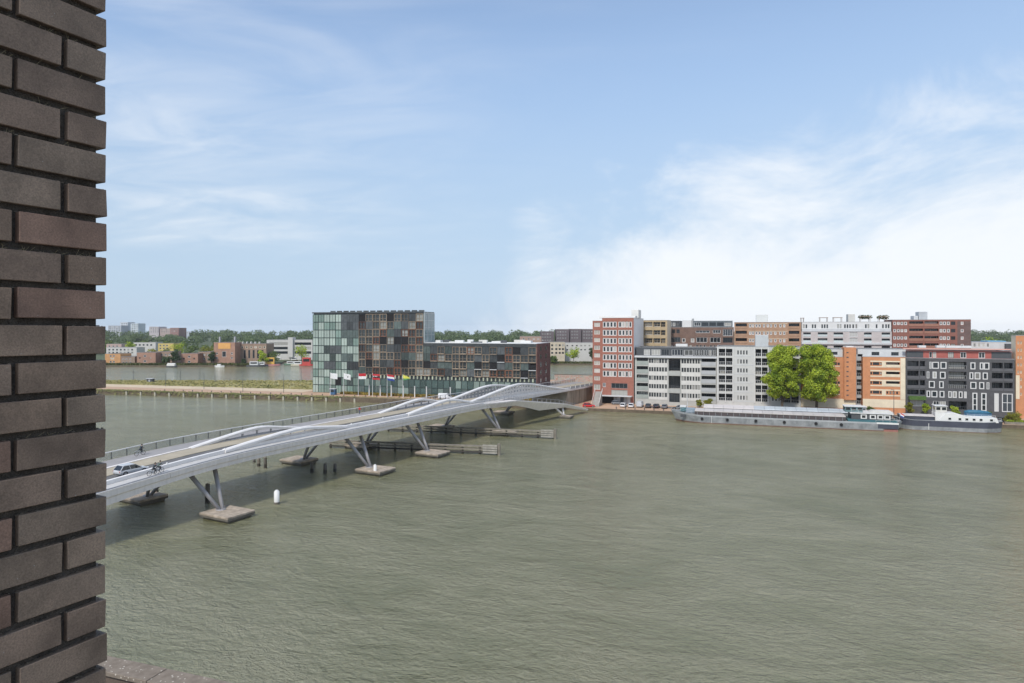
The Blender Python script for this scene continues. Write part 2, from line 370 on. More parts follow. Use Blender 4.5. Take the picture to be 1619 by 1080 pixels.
# ================================================================== BRICK PIER BESIDE THE CAMERA
def brick_pier():
    PSI = R(27.0) - YAW                       # heading of the wall, clockwise from +Y
    zc = 1.6; c = right * (-.617 * zc) + fwd * zc
    t = thing('brick_wall', 'dark brown brick wall corner close by with deep recessed joints', 'wall', (c.x, c.y, 20.5), -PSI)
    # local: y runs along the wall (0 at the corner, negative towards the camera), x outwards (towards the view)
    m_mort = mat('dark_mortar', (.07, .06, .05), .98, .4, 30, bump=1.0, bscale=90)
    m_br = bpy.data.materials.new('dark_engineering_brick'); m_br.use_nodes = True
    nt = m_br.node_tree; N = nt.nodes; L = nt.links; p = N['Principled BSDF']; p.inputs['Roughness'].default_value = .62; p.inputs['Specular IOR Level'].default_value = .35
    tc = N.new('ShaderNodeTexCoord'); oi = N.new('ShaderNodeObjectInfo')
    add = N.new('ShaderNodeVectorMath'); add.operation = 'ADD'; L.new(tc.outputs['Object'], add.inputs[0])
    mul = N.new('ShaderNodeVectorMath'); mul.operation = 'SCALE'; L.new(oi.outputs['Location'], mul.inputs[0]); mul.inputs['Scale'].default_value = 7.3; L.new(mul.outputs[0], add.inputs[1])
    n1 = N.new('ShaderNodeTexNoise'); n1.inputs['Scale'].default_value = 9; n1.inputs['Detail'].default_value = 5; L.new(add.outputs[0], n1.inputs['Vector'])
    n2 = N.new('ShaderNodeTexNoise'); n2.inputs['Scale'].default_value = 260; n2.inputs['Detail'].default_value = 4; n2.inputs['Roughness'].default_value = .7; L.new(add.outputs[0], n2.inputs['Vector'])
    vo = N.new('ShaderNodeTexVoronoi'); vo.inputs['Scale'].default_value = 75; L.new(add.outputs[0], vo.inputs['Vector'])
    cr = N.new('ShaderNodeValToRGB'); L.new(oi.outputs['Random'], cr.inputs[0])
    e = cr.color_ramp.elements; e[0].color = (.245, .172, .120, 1); e[1].color = (.26, .158, .112, 1); e[1].position = 1
    for pos, colr in ((.3, (.255, .192, .138)), (.55, (.23, .166, .120)), (.82, (.245, .174, .125))):
        q = e.new(pos); q.color = (*colr, 1)
    mx = N.new('ShaderNodeMix'); mx.data_type = 'RGBA'; mx.blend_type = 'MULTIPLY'; mx.inputs[0].default_value = 1
    r1 = N.new('ShaderNodeMapRange'); L.new(n1.outputs['Fac'], r1.inputs[0]); r1.inputs[1].default_value = .3; r1.inputs[2].default_value = .7; r1.inputs[3].default_value = .6; r1.inputs[4].default_value = 1.2
    L.new(cr.outputs[0], mx.inputs[6]); L.new(r1.outputs[0], mx.inputs[7])
    mx2 = N.new('ShaderNodeMix'); mx2.data_type = 'RGBA'; mx2.blend_type = 'MULTIPLY'; mx2.inputs[0].default_value = .8
    r2 = N.new('ShaderNodeMapRange'); L.new(n2.outputs['Fac'], r2.inputs[0]); r2.inputs[1].default_value = .3; r2.inputs[2].default_value = .7; r2.inputs[3].default_value = .55; r2.inputs[4].default_value = 1.3
    L.new(mx.outputs[2], mx2.inputs[6]); L.new(r2.outputs[0], mx2.inputs[7])
    # lime specks
    sp = N.new('ShaderNodeMath'); sp.operation = 'LESS_THAN'; L.new(vo.outputs['Distance'], sp.inputs[0]); sp.inputs[1].default_value = .09
    n3 = N.new('ShaderNodeTexNoise'); n3.inputs['Scale'].default_value = 11; L.new(add.outputs[0], n3.inputs['Vector'])
    gt = N.new('ShaderNodeMath'); gt.operation = 'GREATER_THAN'; L.new(n3.outputs['Fac'], gt.inputs[0]); gt.inputs[1].default_value = .62
    sm = N.new('ShaderNodeMath'); sm.operation = 'MULTIPLY'; L.new(sp.outputs[0], sm.inputs[0]); L.new(gt.outputs[0], sm.inputs[1])
    mx3 = N.new('ShaderNodeMix'); mx3.data_type = 'RGBA'; L.new(sm.outputs[0], mx3.inputs[0]); L.new(mx2.outputs[2], mx3.inputs[6]); mx3.inputs[7].default_value = (.3, .28, .25, 1)
    L.new(mx3.outputs[2], p.inputs['Base Color'])
    bp = N.new('ShaderNodeBump'); bp.inputs['Strength'].default_value = .8; bp.inputs['Distance'].default_value = .0016
    L.new(n2.outputs['Fac'], bp.inputs['Height']); L.new(bp.outputs[0], p.inputs['Normal'])
    # core
    b = B(); b.box(-.36, -.0165, -1.4, -.0145, 0, 11); b.build('mortar_core', m_mort, t)
    # mortar crumbs and dried weeds in the bed joints
    rnd = random.Random(3)
    LS, LH, J, C, HB = .1895, .0878, .0135, .0830, .0665
    def brick_mesh(name, ln, dp, seed):
        bm = bmesh.new(); bmesh.ops.create_cube(bm, size=1)
        rr = random.Random(seed)
        for vv in bm.verts:
            vv.co = Vector((vv.co.x * dp - dp / 2, vv.co.y * ln - ln / 2, vv.co.z * HB + HB / 2)) + Vector((rr.uniform(-.0012, .0012), rr.uniform(-.0012, .0012), rr.uniform(-.0012, .0012)))
        bmesh.ops.bevel(bm, geom=bm.edges[:], offset=.0013, segments=1, affect='EDGES')
        me = bpy.data.meshes.new(name); bm.to_mesh(me); bm.free(); me.materials.append(m_br); return me
    st = [brick_mesh('stretcher', LS, .088, i) for i in range(5)]
    hd = [brick_mesh('header', LH, .0878, 20 + i) for i in range(4)]
    z0 = EYE + (519 - 505) * 1.6 / 1040 - 20.5
    for j in range(-19, 19):
        z = z0 + j * C; y = 0.; first = True
        while y > -.95:
            hdr = first and (j % 2 != 0)
            ln = LH if hdr else LS
            o = link('brick', rnd.choice(hd if hdr else st), t)
            o.location = (rnd.uniform(-.0016, .0016), y + (rnd.uniform(-.002, .002)), z + rnd.uniform(-.001, .001))
            o.rotation_euler = (rnd.uniform(-.004, .004), rnd.uniform(-.006, .006), rnd.uniform(-.005, .005))
            y -= ln + J; first = False
    b = B()
    for i in range(1500):
        j = rnd.randint(-17, 17); z = z0 + j * C - .0166; y = -rnd.uniform(.0, .5) ; x = -.0175 + rnd.random() ** 2 * .011
        s = rnd.uniform(.0005, .0022)
        b.box(x - s, x + s, y - s * rnd.uniform(.7, 2), y + s * rnd.uniform(.7, 2), z, z + s * rnd.uniform(.5, 1.6))
    kind(b.build('mortar_crumbs', mat('mortar_crumb', (.13, .11, .085), .95, .3, 90), t), 'stuff')
    b = B()
    for i in range(130):
        j = rnd.choice((6, 7, 8, 8, 5, -3, 2)); z = z0 + j * C - .016; y = -rnd.uniform(.02, .3); x = -.012
        a = rnd.uniform(-1, 1); l = rnd.uniform(.006, .018)
        b.cyl((x, y, z), (x + l * .8, y + a * l, z + l * rnd.uniform(-.2, .9)), .0004, .0002, 3)
    kind(b.build('dry_grass_wisps', mat('dry_straw', (.35, .30, .18), .9), t), 'stuff')
brick_pier()

# lower terrace of the same building with its stone coping
def terrace():
    t = thing('terrace_parapet', 'speckled concrete coping of a lower terrace wall above the near water', 'parapet wall', (-8, 8.8, 1.2))
    b = B(); b.box(-30, 30, -.17, .17, 0, 20.72); b.build('wall', mat('terrace_brick', (.12, .09, .07), .9, .2, 2, bump=.4), t)
    b = B(); b.box(-30, 30, -16, -.175, 19.0, 19.6); b.build('roof', mat('terrace_roofing', (.06, .055, .05), .95, .3, 1), t)
    m = bpy.data.materials.new('exposed_aggregate'); m.use_nodes = True; nt = m.node_tree; N = nt.nodes; L = nt.links; p = N['Principled BSDF']; p.inputs['Roughness'].default_value = .9
    tc = N.new('ShaderNodeTexCoord'); vo = N.new('ShaderNodeTexVoronoi'); vo.inputs['Scale'].default_value = 24; L.new(tc.outputs['Object'], vo.inputs['Vector'])
    ns = N.new('ShaderNodeTexNoise'); ns.inputs['Scale'].default_value = 9; ns.inputs['Detail'].default_value = 6; L.new(tc.outputs['Object'], ns.inputs['Vector'])
    sp = N.new('ShaderNodeSeparateColor'); L.new(vo.outputs['Color'], sp.inputs[0])
    a = N.new('ShaderNodeMath'); a.operation = 'GREATER_THAN'; L.new(sp.outputs[0], a.inputs[0]); a.inputs[1].default_value = .86
    d = N.new('ShaderNodeMath'); d.operation = 'LESS_THAN'; L.new(vo.outputs['Distance'], d.inputs[0]); d.inputs[1].default_value = .36
    am = N.new('ShaderNodeMath'); am.operation = 'MULTIPLY'; L.new(a.outputs[0], am.inputs[0]); L.new(d.outputs[0], am.inputs[1])
    cr = N.new('ShaderNodeValToRGB'); L.new(ns.outputs['Fac'], cr.inputs[0]); e = cr.color_ramp.elements
    e[0].position = .25; e[0].color = (.14, .112, .084, 1); e[1].position = .75; e[1].color = (.23, .19, .148, 1)
    mx = N.new('ShaderNodeMix'); mx.data_type = 'RGBA'; L.new(am.outputs[0], mx.inputs[0]); L.new(cr.outputs[0], mx.inputs[6]); mx.inputs[7].default_value = (.48, .44, .37, 1)
    L.new(mx.outputs[2], p.inputs['Base Color'])
    b = B(); b.box(-.893, .893, -.22, .22, 0, .08); me = b.mesh('coping_stone', m)
    for i in range(-15, 16):
        o = link('coping_stone', me, t, (i * 1.8 - .6, 0, 20.72 + random.uniform(-.003, .003))); bevel(o, .008)
terrace()

# ================================================================== BRIDGE
BR = R(8.8)
def b2w(x, t, z=0.):
    """bridge frame (x across, t along) to world"""
    lat = x - 93.75
    return Vector((lat * math.cos(BR) + t * math.sin(BR), -lat * math.sin(BR) + t * math.cos(BR), z))
def w2b(p):
    lat = p.x * math.cos(BR) - p.y * math.sin(BR); return Vector((lat + 93.75, p.x * math.sin(BR) + p.y * math.cos(BR), p.z))
def lerp_tab(tab, t):
    if t <= tab[0][0]: return tab[0][1]
    for (a, x), (b, y) in zip(tab, tab[1:]):
        if t <= b:
            u = (t - a) / (b - a); return x + (y - x) * u
    return tab[-1][1]
def smooth_tab(tab, t, w=4):
    return sum(lerp_tab(tab, t + k) for k in (-w, -w / 2, 0, w / 2, w)) / 5
DECK = [(-10, 1.6), (0, 2.4), (20, 4.4), (40, 6.1), (50, 6.95), (56, 7.45), (65, 8.05), (72, 8.35), (80, 8.45), (140, 8.5), (152, 8.35), (165, 8.1), (185, 7.6), (200, 7.0), (245, 6.3), (262, 6.0)]
BOT = [(-10, .6), (0, 1.0), (40, 3.9), (51, 4.95), (58, 5.95), (66, 6.6), (76, 6.9), (140, 7.1), (150, 6.9), (165, 6.5), (170, 6.7), (200, 6.3), (262, 5.3)]
dz = lambda t: smooth_tab(DECK, t)
bz = lambda t: smooth_tab(BOT, t, 2)
RAMPX = [(148, 8.25), (165, 9.4), (178, 11.2), (191, 13.2), (205, 15.0)]
RTOP = [(148, 8.35), (165, 7.7), (178, 6.0), (191, 4.3), (205, 1.25)]
RBOT = [(148, 6.95), (166, 6.1), (178, 3.35), (191, 3.1), (205, .55)]
XR, XL = 8.25, -8.25
UPX = lambda t: XR if t < 150 else max(5.9, XR - (t - 150) * .16)
def frange(a, b, s):
    n = max(1, round((b - a) / s)); return [a + (b - a) * i / n for i in range(n + 1)]
def along(b, x0, x1, ts, zl, zh, mi=0):
    """a long box following the bridge; x0/x1/zl/zh may be functions of t"""
    f = lambda q, t: q(t) if callable(q) else q
    b.sweep([[(f(x0, t), t, f(zl, t)), (f(x1, t), t, f(zl, t)), (f(x1, t), t, f(zh, t)), (f(x0, t), t, f(zh, t))] for t in ts], mi)
def bridge():
    o = b2w(0, 0); br = thing('bridge', 'long pale steel footbridge and road bridge with wavy arched beams on slanting legs', 'bridge', o, -BR)
    T = frange(-8, 258, 4)
    b = B(); along(b, XL + .15, lambda t: UPX(t) - .15, T, lambda t: bz(t) + .12, lambda t: dz(t) - .2); b.build('deck', M_steel, br)
    b = B(); along(b, XL + .1, -3.05, T, lambda t: dz(t) - .2, lambda t: dz(t) - .05); b.build('footpath', M_path, br)
    b = B(); along(b, -2.75, 1.2, T, lambda t: dz(t) - .2, lambda t: dz(t) + .05); b.build('cycle_path', M_beige, br)
    b = B(); along(b, 1.2, 4.85, T, lambda t: dz(t) - .2, lambda t: dz(t) - .03); b.build('roadway', M_asph, br)
    b = B(); along(b, 5.5, lambda t: UPX(t) - .1, frange(-8, 250, 4), lambda t: dz(t) - .2, lambda t: dz(t) - .04); b.build('footpath', mat('pale_path_coating', (.46, .45, .43), .7, .1, .5), br)
    # fascia: panels with open joints, right and left sides
    for side in (1, -1):
        ts = frange(-8, 150 if side > 0 else 254, 11)
        for a, c in zip(ts, ts[1:]):
            b = B(); tt = frange(a + .025, c - .025, 3)
            x0, x1 = (XR - .14, XR) if side > 0 else (XL, XL + .14)
            def prof(t): return bz(t), dz(t) - .1
            rings = []
            for t in tt:
                l, h = prof(t); k = .9 * (h - l) / 1.5 * side
                xi = XR if side > 0 else XL
                rings.append([(xi - k * .75, t, l), (xi - k * .75 + .04 * side, t, l - .02), (xi, t, l + (h - l) * .62), (xi, t, h), (xi - .12 * side, t, h)])
            b.sweep(rings); b.build('fascia_panel', M_steel, br)
    # slim upper edge beyond the ramp split
    b = B(); along(b, lambda t: UPX(t) - .3, UPX, frange(150, 254, 4), lambda t: bz(t) + .15, lambda t: dz(t) - .02); b.build('edge_beam', M_steel, br)
    # rim rail on the right, low and pale
    b = B(); along(b, XR - .06, XR + .06, frange(-8, 148, 3), lambda t: dz(t) - .02, lambda t: dz(t) + .06); b.build('rim_rail', M_steelw, br)
    b = B(); along(b, XR - .42, XR - .30, frange(-8, 148, 3), lambda t: dz(t) - .03, lambda t: dz(t) + .16); b.build('kerb', M_rail, br)
    # railing on the left: top rail, wires, posts
    b = B(); along(b, XL - .02, XL + .16, frange(-8, 250, 3), lambda t: dz(t) + 1.08, lambda t: dz(t) + 1.2); b.build('top_rail', M_steelw, br)
    b = B()
    for k in range(7):
        along(b, XL + .055, XL + .085, frange(-8, 250, 5), lambda t: dz(t) + .1 + k * .14, lambda t: dz(t) + .135 + k * .14)
    kind(b.build('railing_wires', M_rail, br), 'stuff')
    pb = B(); pb.box(-.05, .05, -.04, .04, 0, 1.1); pm = pb.mesh('railing_post', M_dgrey)
    for t in frange(0, 250, 2.45): link('railing_post', pm, br, (XL + .1, t, dz(t) - .02))
    # arched beams: low edge beams running on, each hump with its own chord and hangers
    humps_r = [(71, 99, 87, 1.2), (119, 147, 135.5, 1.65), (145, 208, 174, 3.25)]
    humps_l = [(71, 95, 85, 1.45), (119, 146, 134.5, 1.75), (146, 206, 171, 3.0)]
    def hump(s, e, p, h):
        def f(t):
            if t <= s or t >= e: return 0.
            u = (t - s) / (p - s) if t < p else (e - t) / (e - p)
            u = max(0, min(1, u)); k = .16
            return h * (u if u < 1 - 2 * k else u - (u - 1 + 2 * k) ** 2 / (4 * k) * .75) / (1 - k * .75)
        return f
    for side, x, hs, mb in ((1, 5.15, humps_r, M_steelw), (-1, -2.95, humps_l, M_steel)):
        b = B(); hb = .5 if side > 0 else .16
        along(b, x - .28, x + .28, frange(-8, 212, 4), lambda t: dz(t) - .15, lambda t: dz(t) + hb); b.build('edge_beam', mb, br)
        for k, (s, e, p, h) in enumerate(hs):
            f = hump(s, e, p, h); b = B(); tt = frange(s, e, 1.5); w = .46
            rings = []
            for t in tt:
                zt = dz(t) + hb + f(t); th = .48
                rings.append([(x - w, t, zt - th), (x + w, t, zt - th), (x + w * 1.05, t, zt - .12), (x + w * .7, t, zt + .06), (x - w * .7, t, zt + .06), (x - w * 1.05, t, zt - .12)])
            b.sweep(rings); ch = b.build('arch_chord', M_steelw, br)
            big = h > 2.5
            step = 1.9 if big else 3.3
            for t in frange(s + 4, e - 4, step):
                ht = f(t) + hb - .4
                if ht < .5: continue
                b = B(); b.box(-.12, .12, -.14 if not big else -.42, .14 if not big else .42, 0, ht); b.build('hanger', M_steel if side > 0 else M_rail, br, (x, t, dz(t) + .02))
            if big:
                # stiffening web: low perforated plate and a mid rail
                b = B(); along(b, x - .07, x + .07, frange(s + 3, e - 3, 3), lambda t: dz(t) + .02, lambda t: dz(t) + hb + f(t) * .28); b.build('web_plate', M_steel, br)
                b = B(); along(b, x - .1, x + .1, frange(s + 5, e - 5, 3), lambda t: dz(t) + hb + f(t) * .44, lambda t: dz(t) + hb + f(t) * .62); b.build('mid_rail', M_steel, br)
            else:
                b = B(); along(b, x - .05, x + .05, frange(s + 3, e - 3, 3), lambda t: dz(t) + .02, lambda t: dz(t) + hb + f(t) * (.32 if side > 0 else .2)); b.build('web_plate', M_steel if side > 0 else M_rail, br)
    # cycle ramp coming down to the island quay
    rx = lambda t: lerp_tab(RAMPX, t); rt = lambda t: lerp_tab(RTOP, t); rb = lambda t: lerp_tab(RBOT, t)
    b = B(); tt = [148, 157, 165, 171, 178, 184, 191, 198, 205]
    b.sweep([[(rx(t) - 2.6, t, rb(t) + .35 * (rt(t) - rb(t))), (rx(t) - .55 * (rt(t) - rb(t)), t, rb(t)), (rx(t), t, rt(t) - .28), (rx(t), t, rt(t)), (rx(t) - 2.6, t, rt(t))] for t in tt])
    b.build('ramp', M_steel, br)
    b = B(); along(b, lambda t: rx(t) - 2.75, lambda t: rx(t) - 2.62, tt, lambda t: rt(t) - .1, lambda t: rt(t) + .14); b.build('ramp_kerb', M_rail, br)
    for t in frange(152, 203, 2.4):
        b = B(); b.box(-.04, .04, -.05, .05, 0, 1.05); b.build('railing_post', M_rail, br, (rx(t) - 2.5, t, rt(t)))
    b = B(); along(b, lambda t: rx(t) - 2.55, lambda t: rx(t) - 2.45, tt, lambda t: rt(t) + .98, lambda t: rt(t) + 1.05); b.build('top_rail', M_rail, br)
    # abutment below the landward end
    m_ab = mat('stained_abutment_concrete', (.30, .26, .20), .9, .4, 1.0, bump=.3, aniso=(.5, .8, .15))
    b = B(); b.hexa([(XL + .6, 207.5, .9), (5.2, 207.5, .9), (5.2, 262, .9), (XL + .6, 262, .9), (XL + .6, 211, 6.2), (5.2, 211, 6.2), (5.2, 262, 5.3), (XL + .6, 262, 5.3)]); b.build('abutment', m_ab, br)
    b = B(); b.box(XL + .6, 5.2, -8, 14, .3, 2.6); b.build('abutment', m_ab, br)
    # piers: slab with bolts, V legs
    m_slab = mat('pier_slab_concrete', (.34, .285, .225), .9, .4, 1.1, bump=.4)
    for t0 in (66.8, 100.6, 120.0, 153.3):
        for side in (1, -1):
            x0 = 1.25 + side * 10.05
            b = B(); b.box(-3.05, 3.05, -2.45, 2.45, .3, .62, 1); b.box(-3.05, 3.05, -2.45, 2.45, .62, .95, 0); b.box(-2.7, 2.7, -2.1, 2.1, -1.6, .3, 1)  # lower sides darkened: algae band, with the slab's shade painted in
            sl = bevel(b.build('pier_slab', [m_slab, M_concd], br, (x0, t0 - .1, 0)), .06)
            bx = 1.25 + side * 8.55
            b = B(); b.cyl((-.2, 0, 0), (-.2, 0, .14), .75, .7, 12); b.build('leg_footing', M_leg, sl, (bx - x0 + .1 * side, .1, .95))
            for s in (-1, 1):
                tx = 1.25 + side * 3.9; tt_ = t0 + s * 2.35
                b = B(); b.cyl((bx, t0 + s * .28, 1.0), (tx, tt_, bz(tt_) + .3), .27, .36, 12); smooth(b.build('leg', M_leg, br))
    for x0, lx, tops in ((-8.4, -7.2, [(-3.0, 186.5, 6.4), (-3.0, 191.0, 6.3)]), (13.9, 12.9, [(11.2, 187.2, 3.1), (11.8, 190.8, 3.1)])):
        k_ = 1 if x0 < 0 else .62; b = B(); b.box(-3.05 * k_, 3.05 * k_, -2.45 * k_, 2.45 * k_, .3, .85, 1, 0); b.box(-2.7 * k_, 2.7 * k_, -2.1 * k_, 2.1 * k_, -1.6, .3, 1); sl = bevel(b.build('pier_slab', [m_slab, M_concd], br, (x0, 189, 0)), .06)  # shade of the sides painted as dark concrete, pale material only on top
        b = B(); b.cyl((0, 0, 0), (0, 0, .14), .75, .7, 12); b.build('leg_footing', M_leg, sl, (lx - x0, .1, .95))
        for k, (tx, tt_, tz) in enumerate(tops):
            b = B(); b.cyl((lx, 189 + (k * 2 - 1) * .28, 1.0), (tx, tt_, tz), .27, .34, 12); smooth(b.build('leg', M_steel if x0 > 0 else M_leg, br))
    # landing lights: small white studs on the edge beam
    for t in frange(22, 140, 9.6):
        b = B(); b.cyl((0, 0, 0), (0, 0, .22), .14, .1, 8); b.build('deck_light', M_white, br, (5.15, t, dz(t) + .5))
bridge()

# timber guide walls under the bridge
def guide_wall(p, q, label, hz=1.9):
    p, q = Vector(p), Vector(q); d = q - p; L_ = d.length; a = math.atan2(d.y, d.x)
    t = thing('fender_wall', label, 'fender', (p.x, p.y, 0), a, 'timber guide walls under the bridge')
    for k, z in enumerate((.55, 1.15, hz - .1)):
        b = B(); b.box(0, L_, -.16 if k < 2 else -.35, .16 if k < 2 else .35, z - .17, z + .17); b.build('beam', M_timber if k else M_timberd, t)
    n = max(2, round(L_ / 4.0))
    for i in range(n + 1):
        b = B(); b.cyl((0, 0, -1.5), (0, 0, .35), .3, .3, 8, 1); b.cyl((0, 0, .35), (0, 0, hz - .3), .27, .26, 8, 0)
        b.build('post', [M_timberd if i % 3 else M_timber, M_timberd], t, (L_ * i / n, .45, 0))
    for k in range(4):
        b = B(); b.box(L_ - 3.2, L_ + .1, -.42, -.30, .35 + k * .52, .72 + k * .52); b.build('end_board', mat('pale_fender_board', (.30, .285, .245), .85, .25, 1.5), t)
    b = B(); b.cyl((0, 0, -1.5), (0, 0, 2.5), .38, .36, 10); b.build('end_pile', M_timber, t, (L_ + .4, .1, 0))
guide_wall((-90, 131.8), (-49.9, 136.2), 'nearer of two long timber guide walls standing in the water under the bridge')
guide_wall((-89.5, 158), (-43.8, 161), 'farther timber guide wall under the bridge with pale boards at its end')

M_pile = mat('grey_pile_timber', (.12, .11, .095), .9, .3, 1.5)
def pile(px, py, h, r, label, m=M_pile, cap=None):
    p = onz(px, py, 0); t = thing('mooring_pile', label, 'pile', (p.x, p.y, 0), 0, 'dark mooring piles beside the bridge')
    b = B(); b.cyl((0, 0, -1.5), (0, 0, h * .38), r * 1.04, r * 1.02, 10, 1); b.cyl((0, 0, h * .38), (random.uniform(-.05, .05), 0, h), r, r * .92, 10); b.build('pile_shaft', [m, M_timberd], t)
    b = B(); b.cyl((0, 0, h), (0, 0, h + .12), r * .8, r * .5, 10); b.build('pile_cap', cap or M_timber, t)
pile(493, 747, 2.0, .34, 'dark timber pile left of three standing in a row near the middle pier')
pile(514, 748.5, 1.9, .34, 'dark timber pile in the middle of three beside the middle pier')
pile(529.5, 745.5, 1.5, .32, 'dark timber pile right of three, shortest, nearest the middle pier')
pile(409, 737, 1.5, .34, 'weathered pile at left of the pair beside the left pier slab', M_timber)
pile(419.5, 740, 2.1, .3, 'dark pile at right of the pair, touching the left pier slab')
pile(247, 786, 1.3, .34, 'dark pile alone in the shade under the near end of the bridge')
pile(328, 795, 3.0, .36, 'tall dark pile behind the nearest slanting bridge legs')
pile(402, 731, .9, .25, 'short leaning pile stub left of the pair by the left pier slab')
def marker(px, py, h, r, label):
    p = onz(px, py, 0); t = thing('marker_post', label, 'marker post', (p.x, p.y, 0), 0, 'white marker posts in the water')
    b = B(); b.cyl((0, 0, -1.5), (0, 0, h), r, r, 14); smooth(b.build('post_body', M_white, t))
    b = B(); b.cyl((0, 0, h), (0, 0, h + .25), r * .95, r * .45, 14); b.build('post_cap', M_white, t)
    b = B(); b.cyl((0, 0, .0), (0, 0, .35), r * 1.02, r * 1.02, 14); b.build('waterline_band', M_concd, t)
marker(437.5, 797, 2.0, .42, 'fat white marker post alone in open water beside the bridge')
marker(593, 752, 1.9, .30, 'slim white marker post in front of a bridge pier slab')

# ================================================================== BUILDINGS
WIN_CACHE = {}
def window_pair(w, h, style):
    """frame mesh and pane mesh shared by alike windows"""
    key = (round(w, 2), round(h, 2), style)
    if key in WIN_CACHE: return WIN_CACHE[key]
    fm, pm, fw, nv, nh = STYLES[style]
    fw = min(fw, w * .3, h * .3)
    b = B(); d = .12
    b.box(0, fw, 0, d, 0, h); b.box(w - fw, w, 0, d, 0, h); b.box(fw, w - fw, 0, d, 0, fw); b.box(fw, w - fw, 0, d, h - fw, h)
    for i in range(1, nv): xx = w * i / nv; b.box(xx - fw * .35, xx + fw * .35, .02, d - .01, fw, h - fw)
    for i in range(1, nh): zz = h * i / nh; b.box(fw, w - fw, .03, d - .02, zz - fw * .35, zz + fw * .35)
    f = b.mesh('window_frame', fm)
    b = B(); b.box(fw * .8, w - fw * .8, .06, .09, fw * .8, h - fw * .8); g = b.mesh('pane', pm)
    WIN_CACHE[key] = (f, g); return f, g
M_wframe = mat('white_window_frame', (.60, .60, .58), .5, .04)
M_gframe = mat('grey_window_frame', (.22, .23, .23), .5, .1)
M_dframe = mat('dark_window_frame', (.05, .05, .055), .5, .1)
M_cframe = mat('cream_window_frame', (.66, .58, .45), .6, .05)
STYLES = {
    'white': (M_wframe, M_glass, .10, 1, 1), 'whitefat': (M_wframe, M_glass, .26, 1, 1), 'white2': (M_wframe, M_glass, .16, 2, 1), 'white3': (M_wframe, M_glass, .14, 3, 1),
    'grey': (M_gframe, M_glass, .09, 1, 1), 'grey2': (M_gframe, M_glass, .10, 2, 1), 'grey3': (M_gframe, M_glass, .09, 3, 1), 'grey4': (M_gframe, M_glass, .09, 4, 1),
    'dark': (M_dframe, M_glass, .09, 1, 1), 'dark3': (M_dframe, M_glass, .08, 3, 1), 'dark4': (M_dframe, M_glass, .08, 4, 1), 'dark6': (M_dframe, M_glass, .08, 6, 1),
    'cream': (M_cframe, M_glass, .12, 1, 1), 'cream3': (M_cframe, M_glass, .2, 3, 1), 'white4': (M_wframe, M_glass2, .12, 4, 1), 'pale': (M_wframe, M_glass2, .14, 2, 1),
    'tall': (M_wframe, M_glass, .3, 1, 3), 'tall2': (M_wframe, M_glass2, .22, 2, 2), 'redwin': (M_wframe, M_glass, .10, 1, 1),
    'tower': (M_wframe, M_glass, .26, 1, 1), 'wing': (M_wframe, M_curt, .14, 2, 1),
    'wide': (M_lgrey, M_glass2, .12, 3, 1), 'far': (M_wframe, M_glass, .2, 1, 1), 'farorange': (M_cframe, M_glass, .3, 1, 1),
}
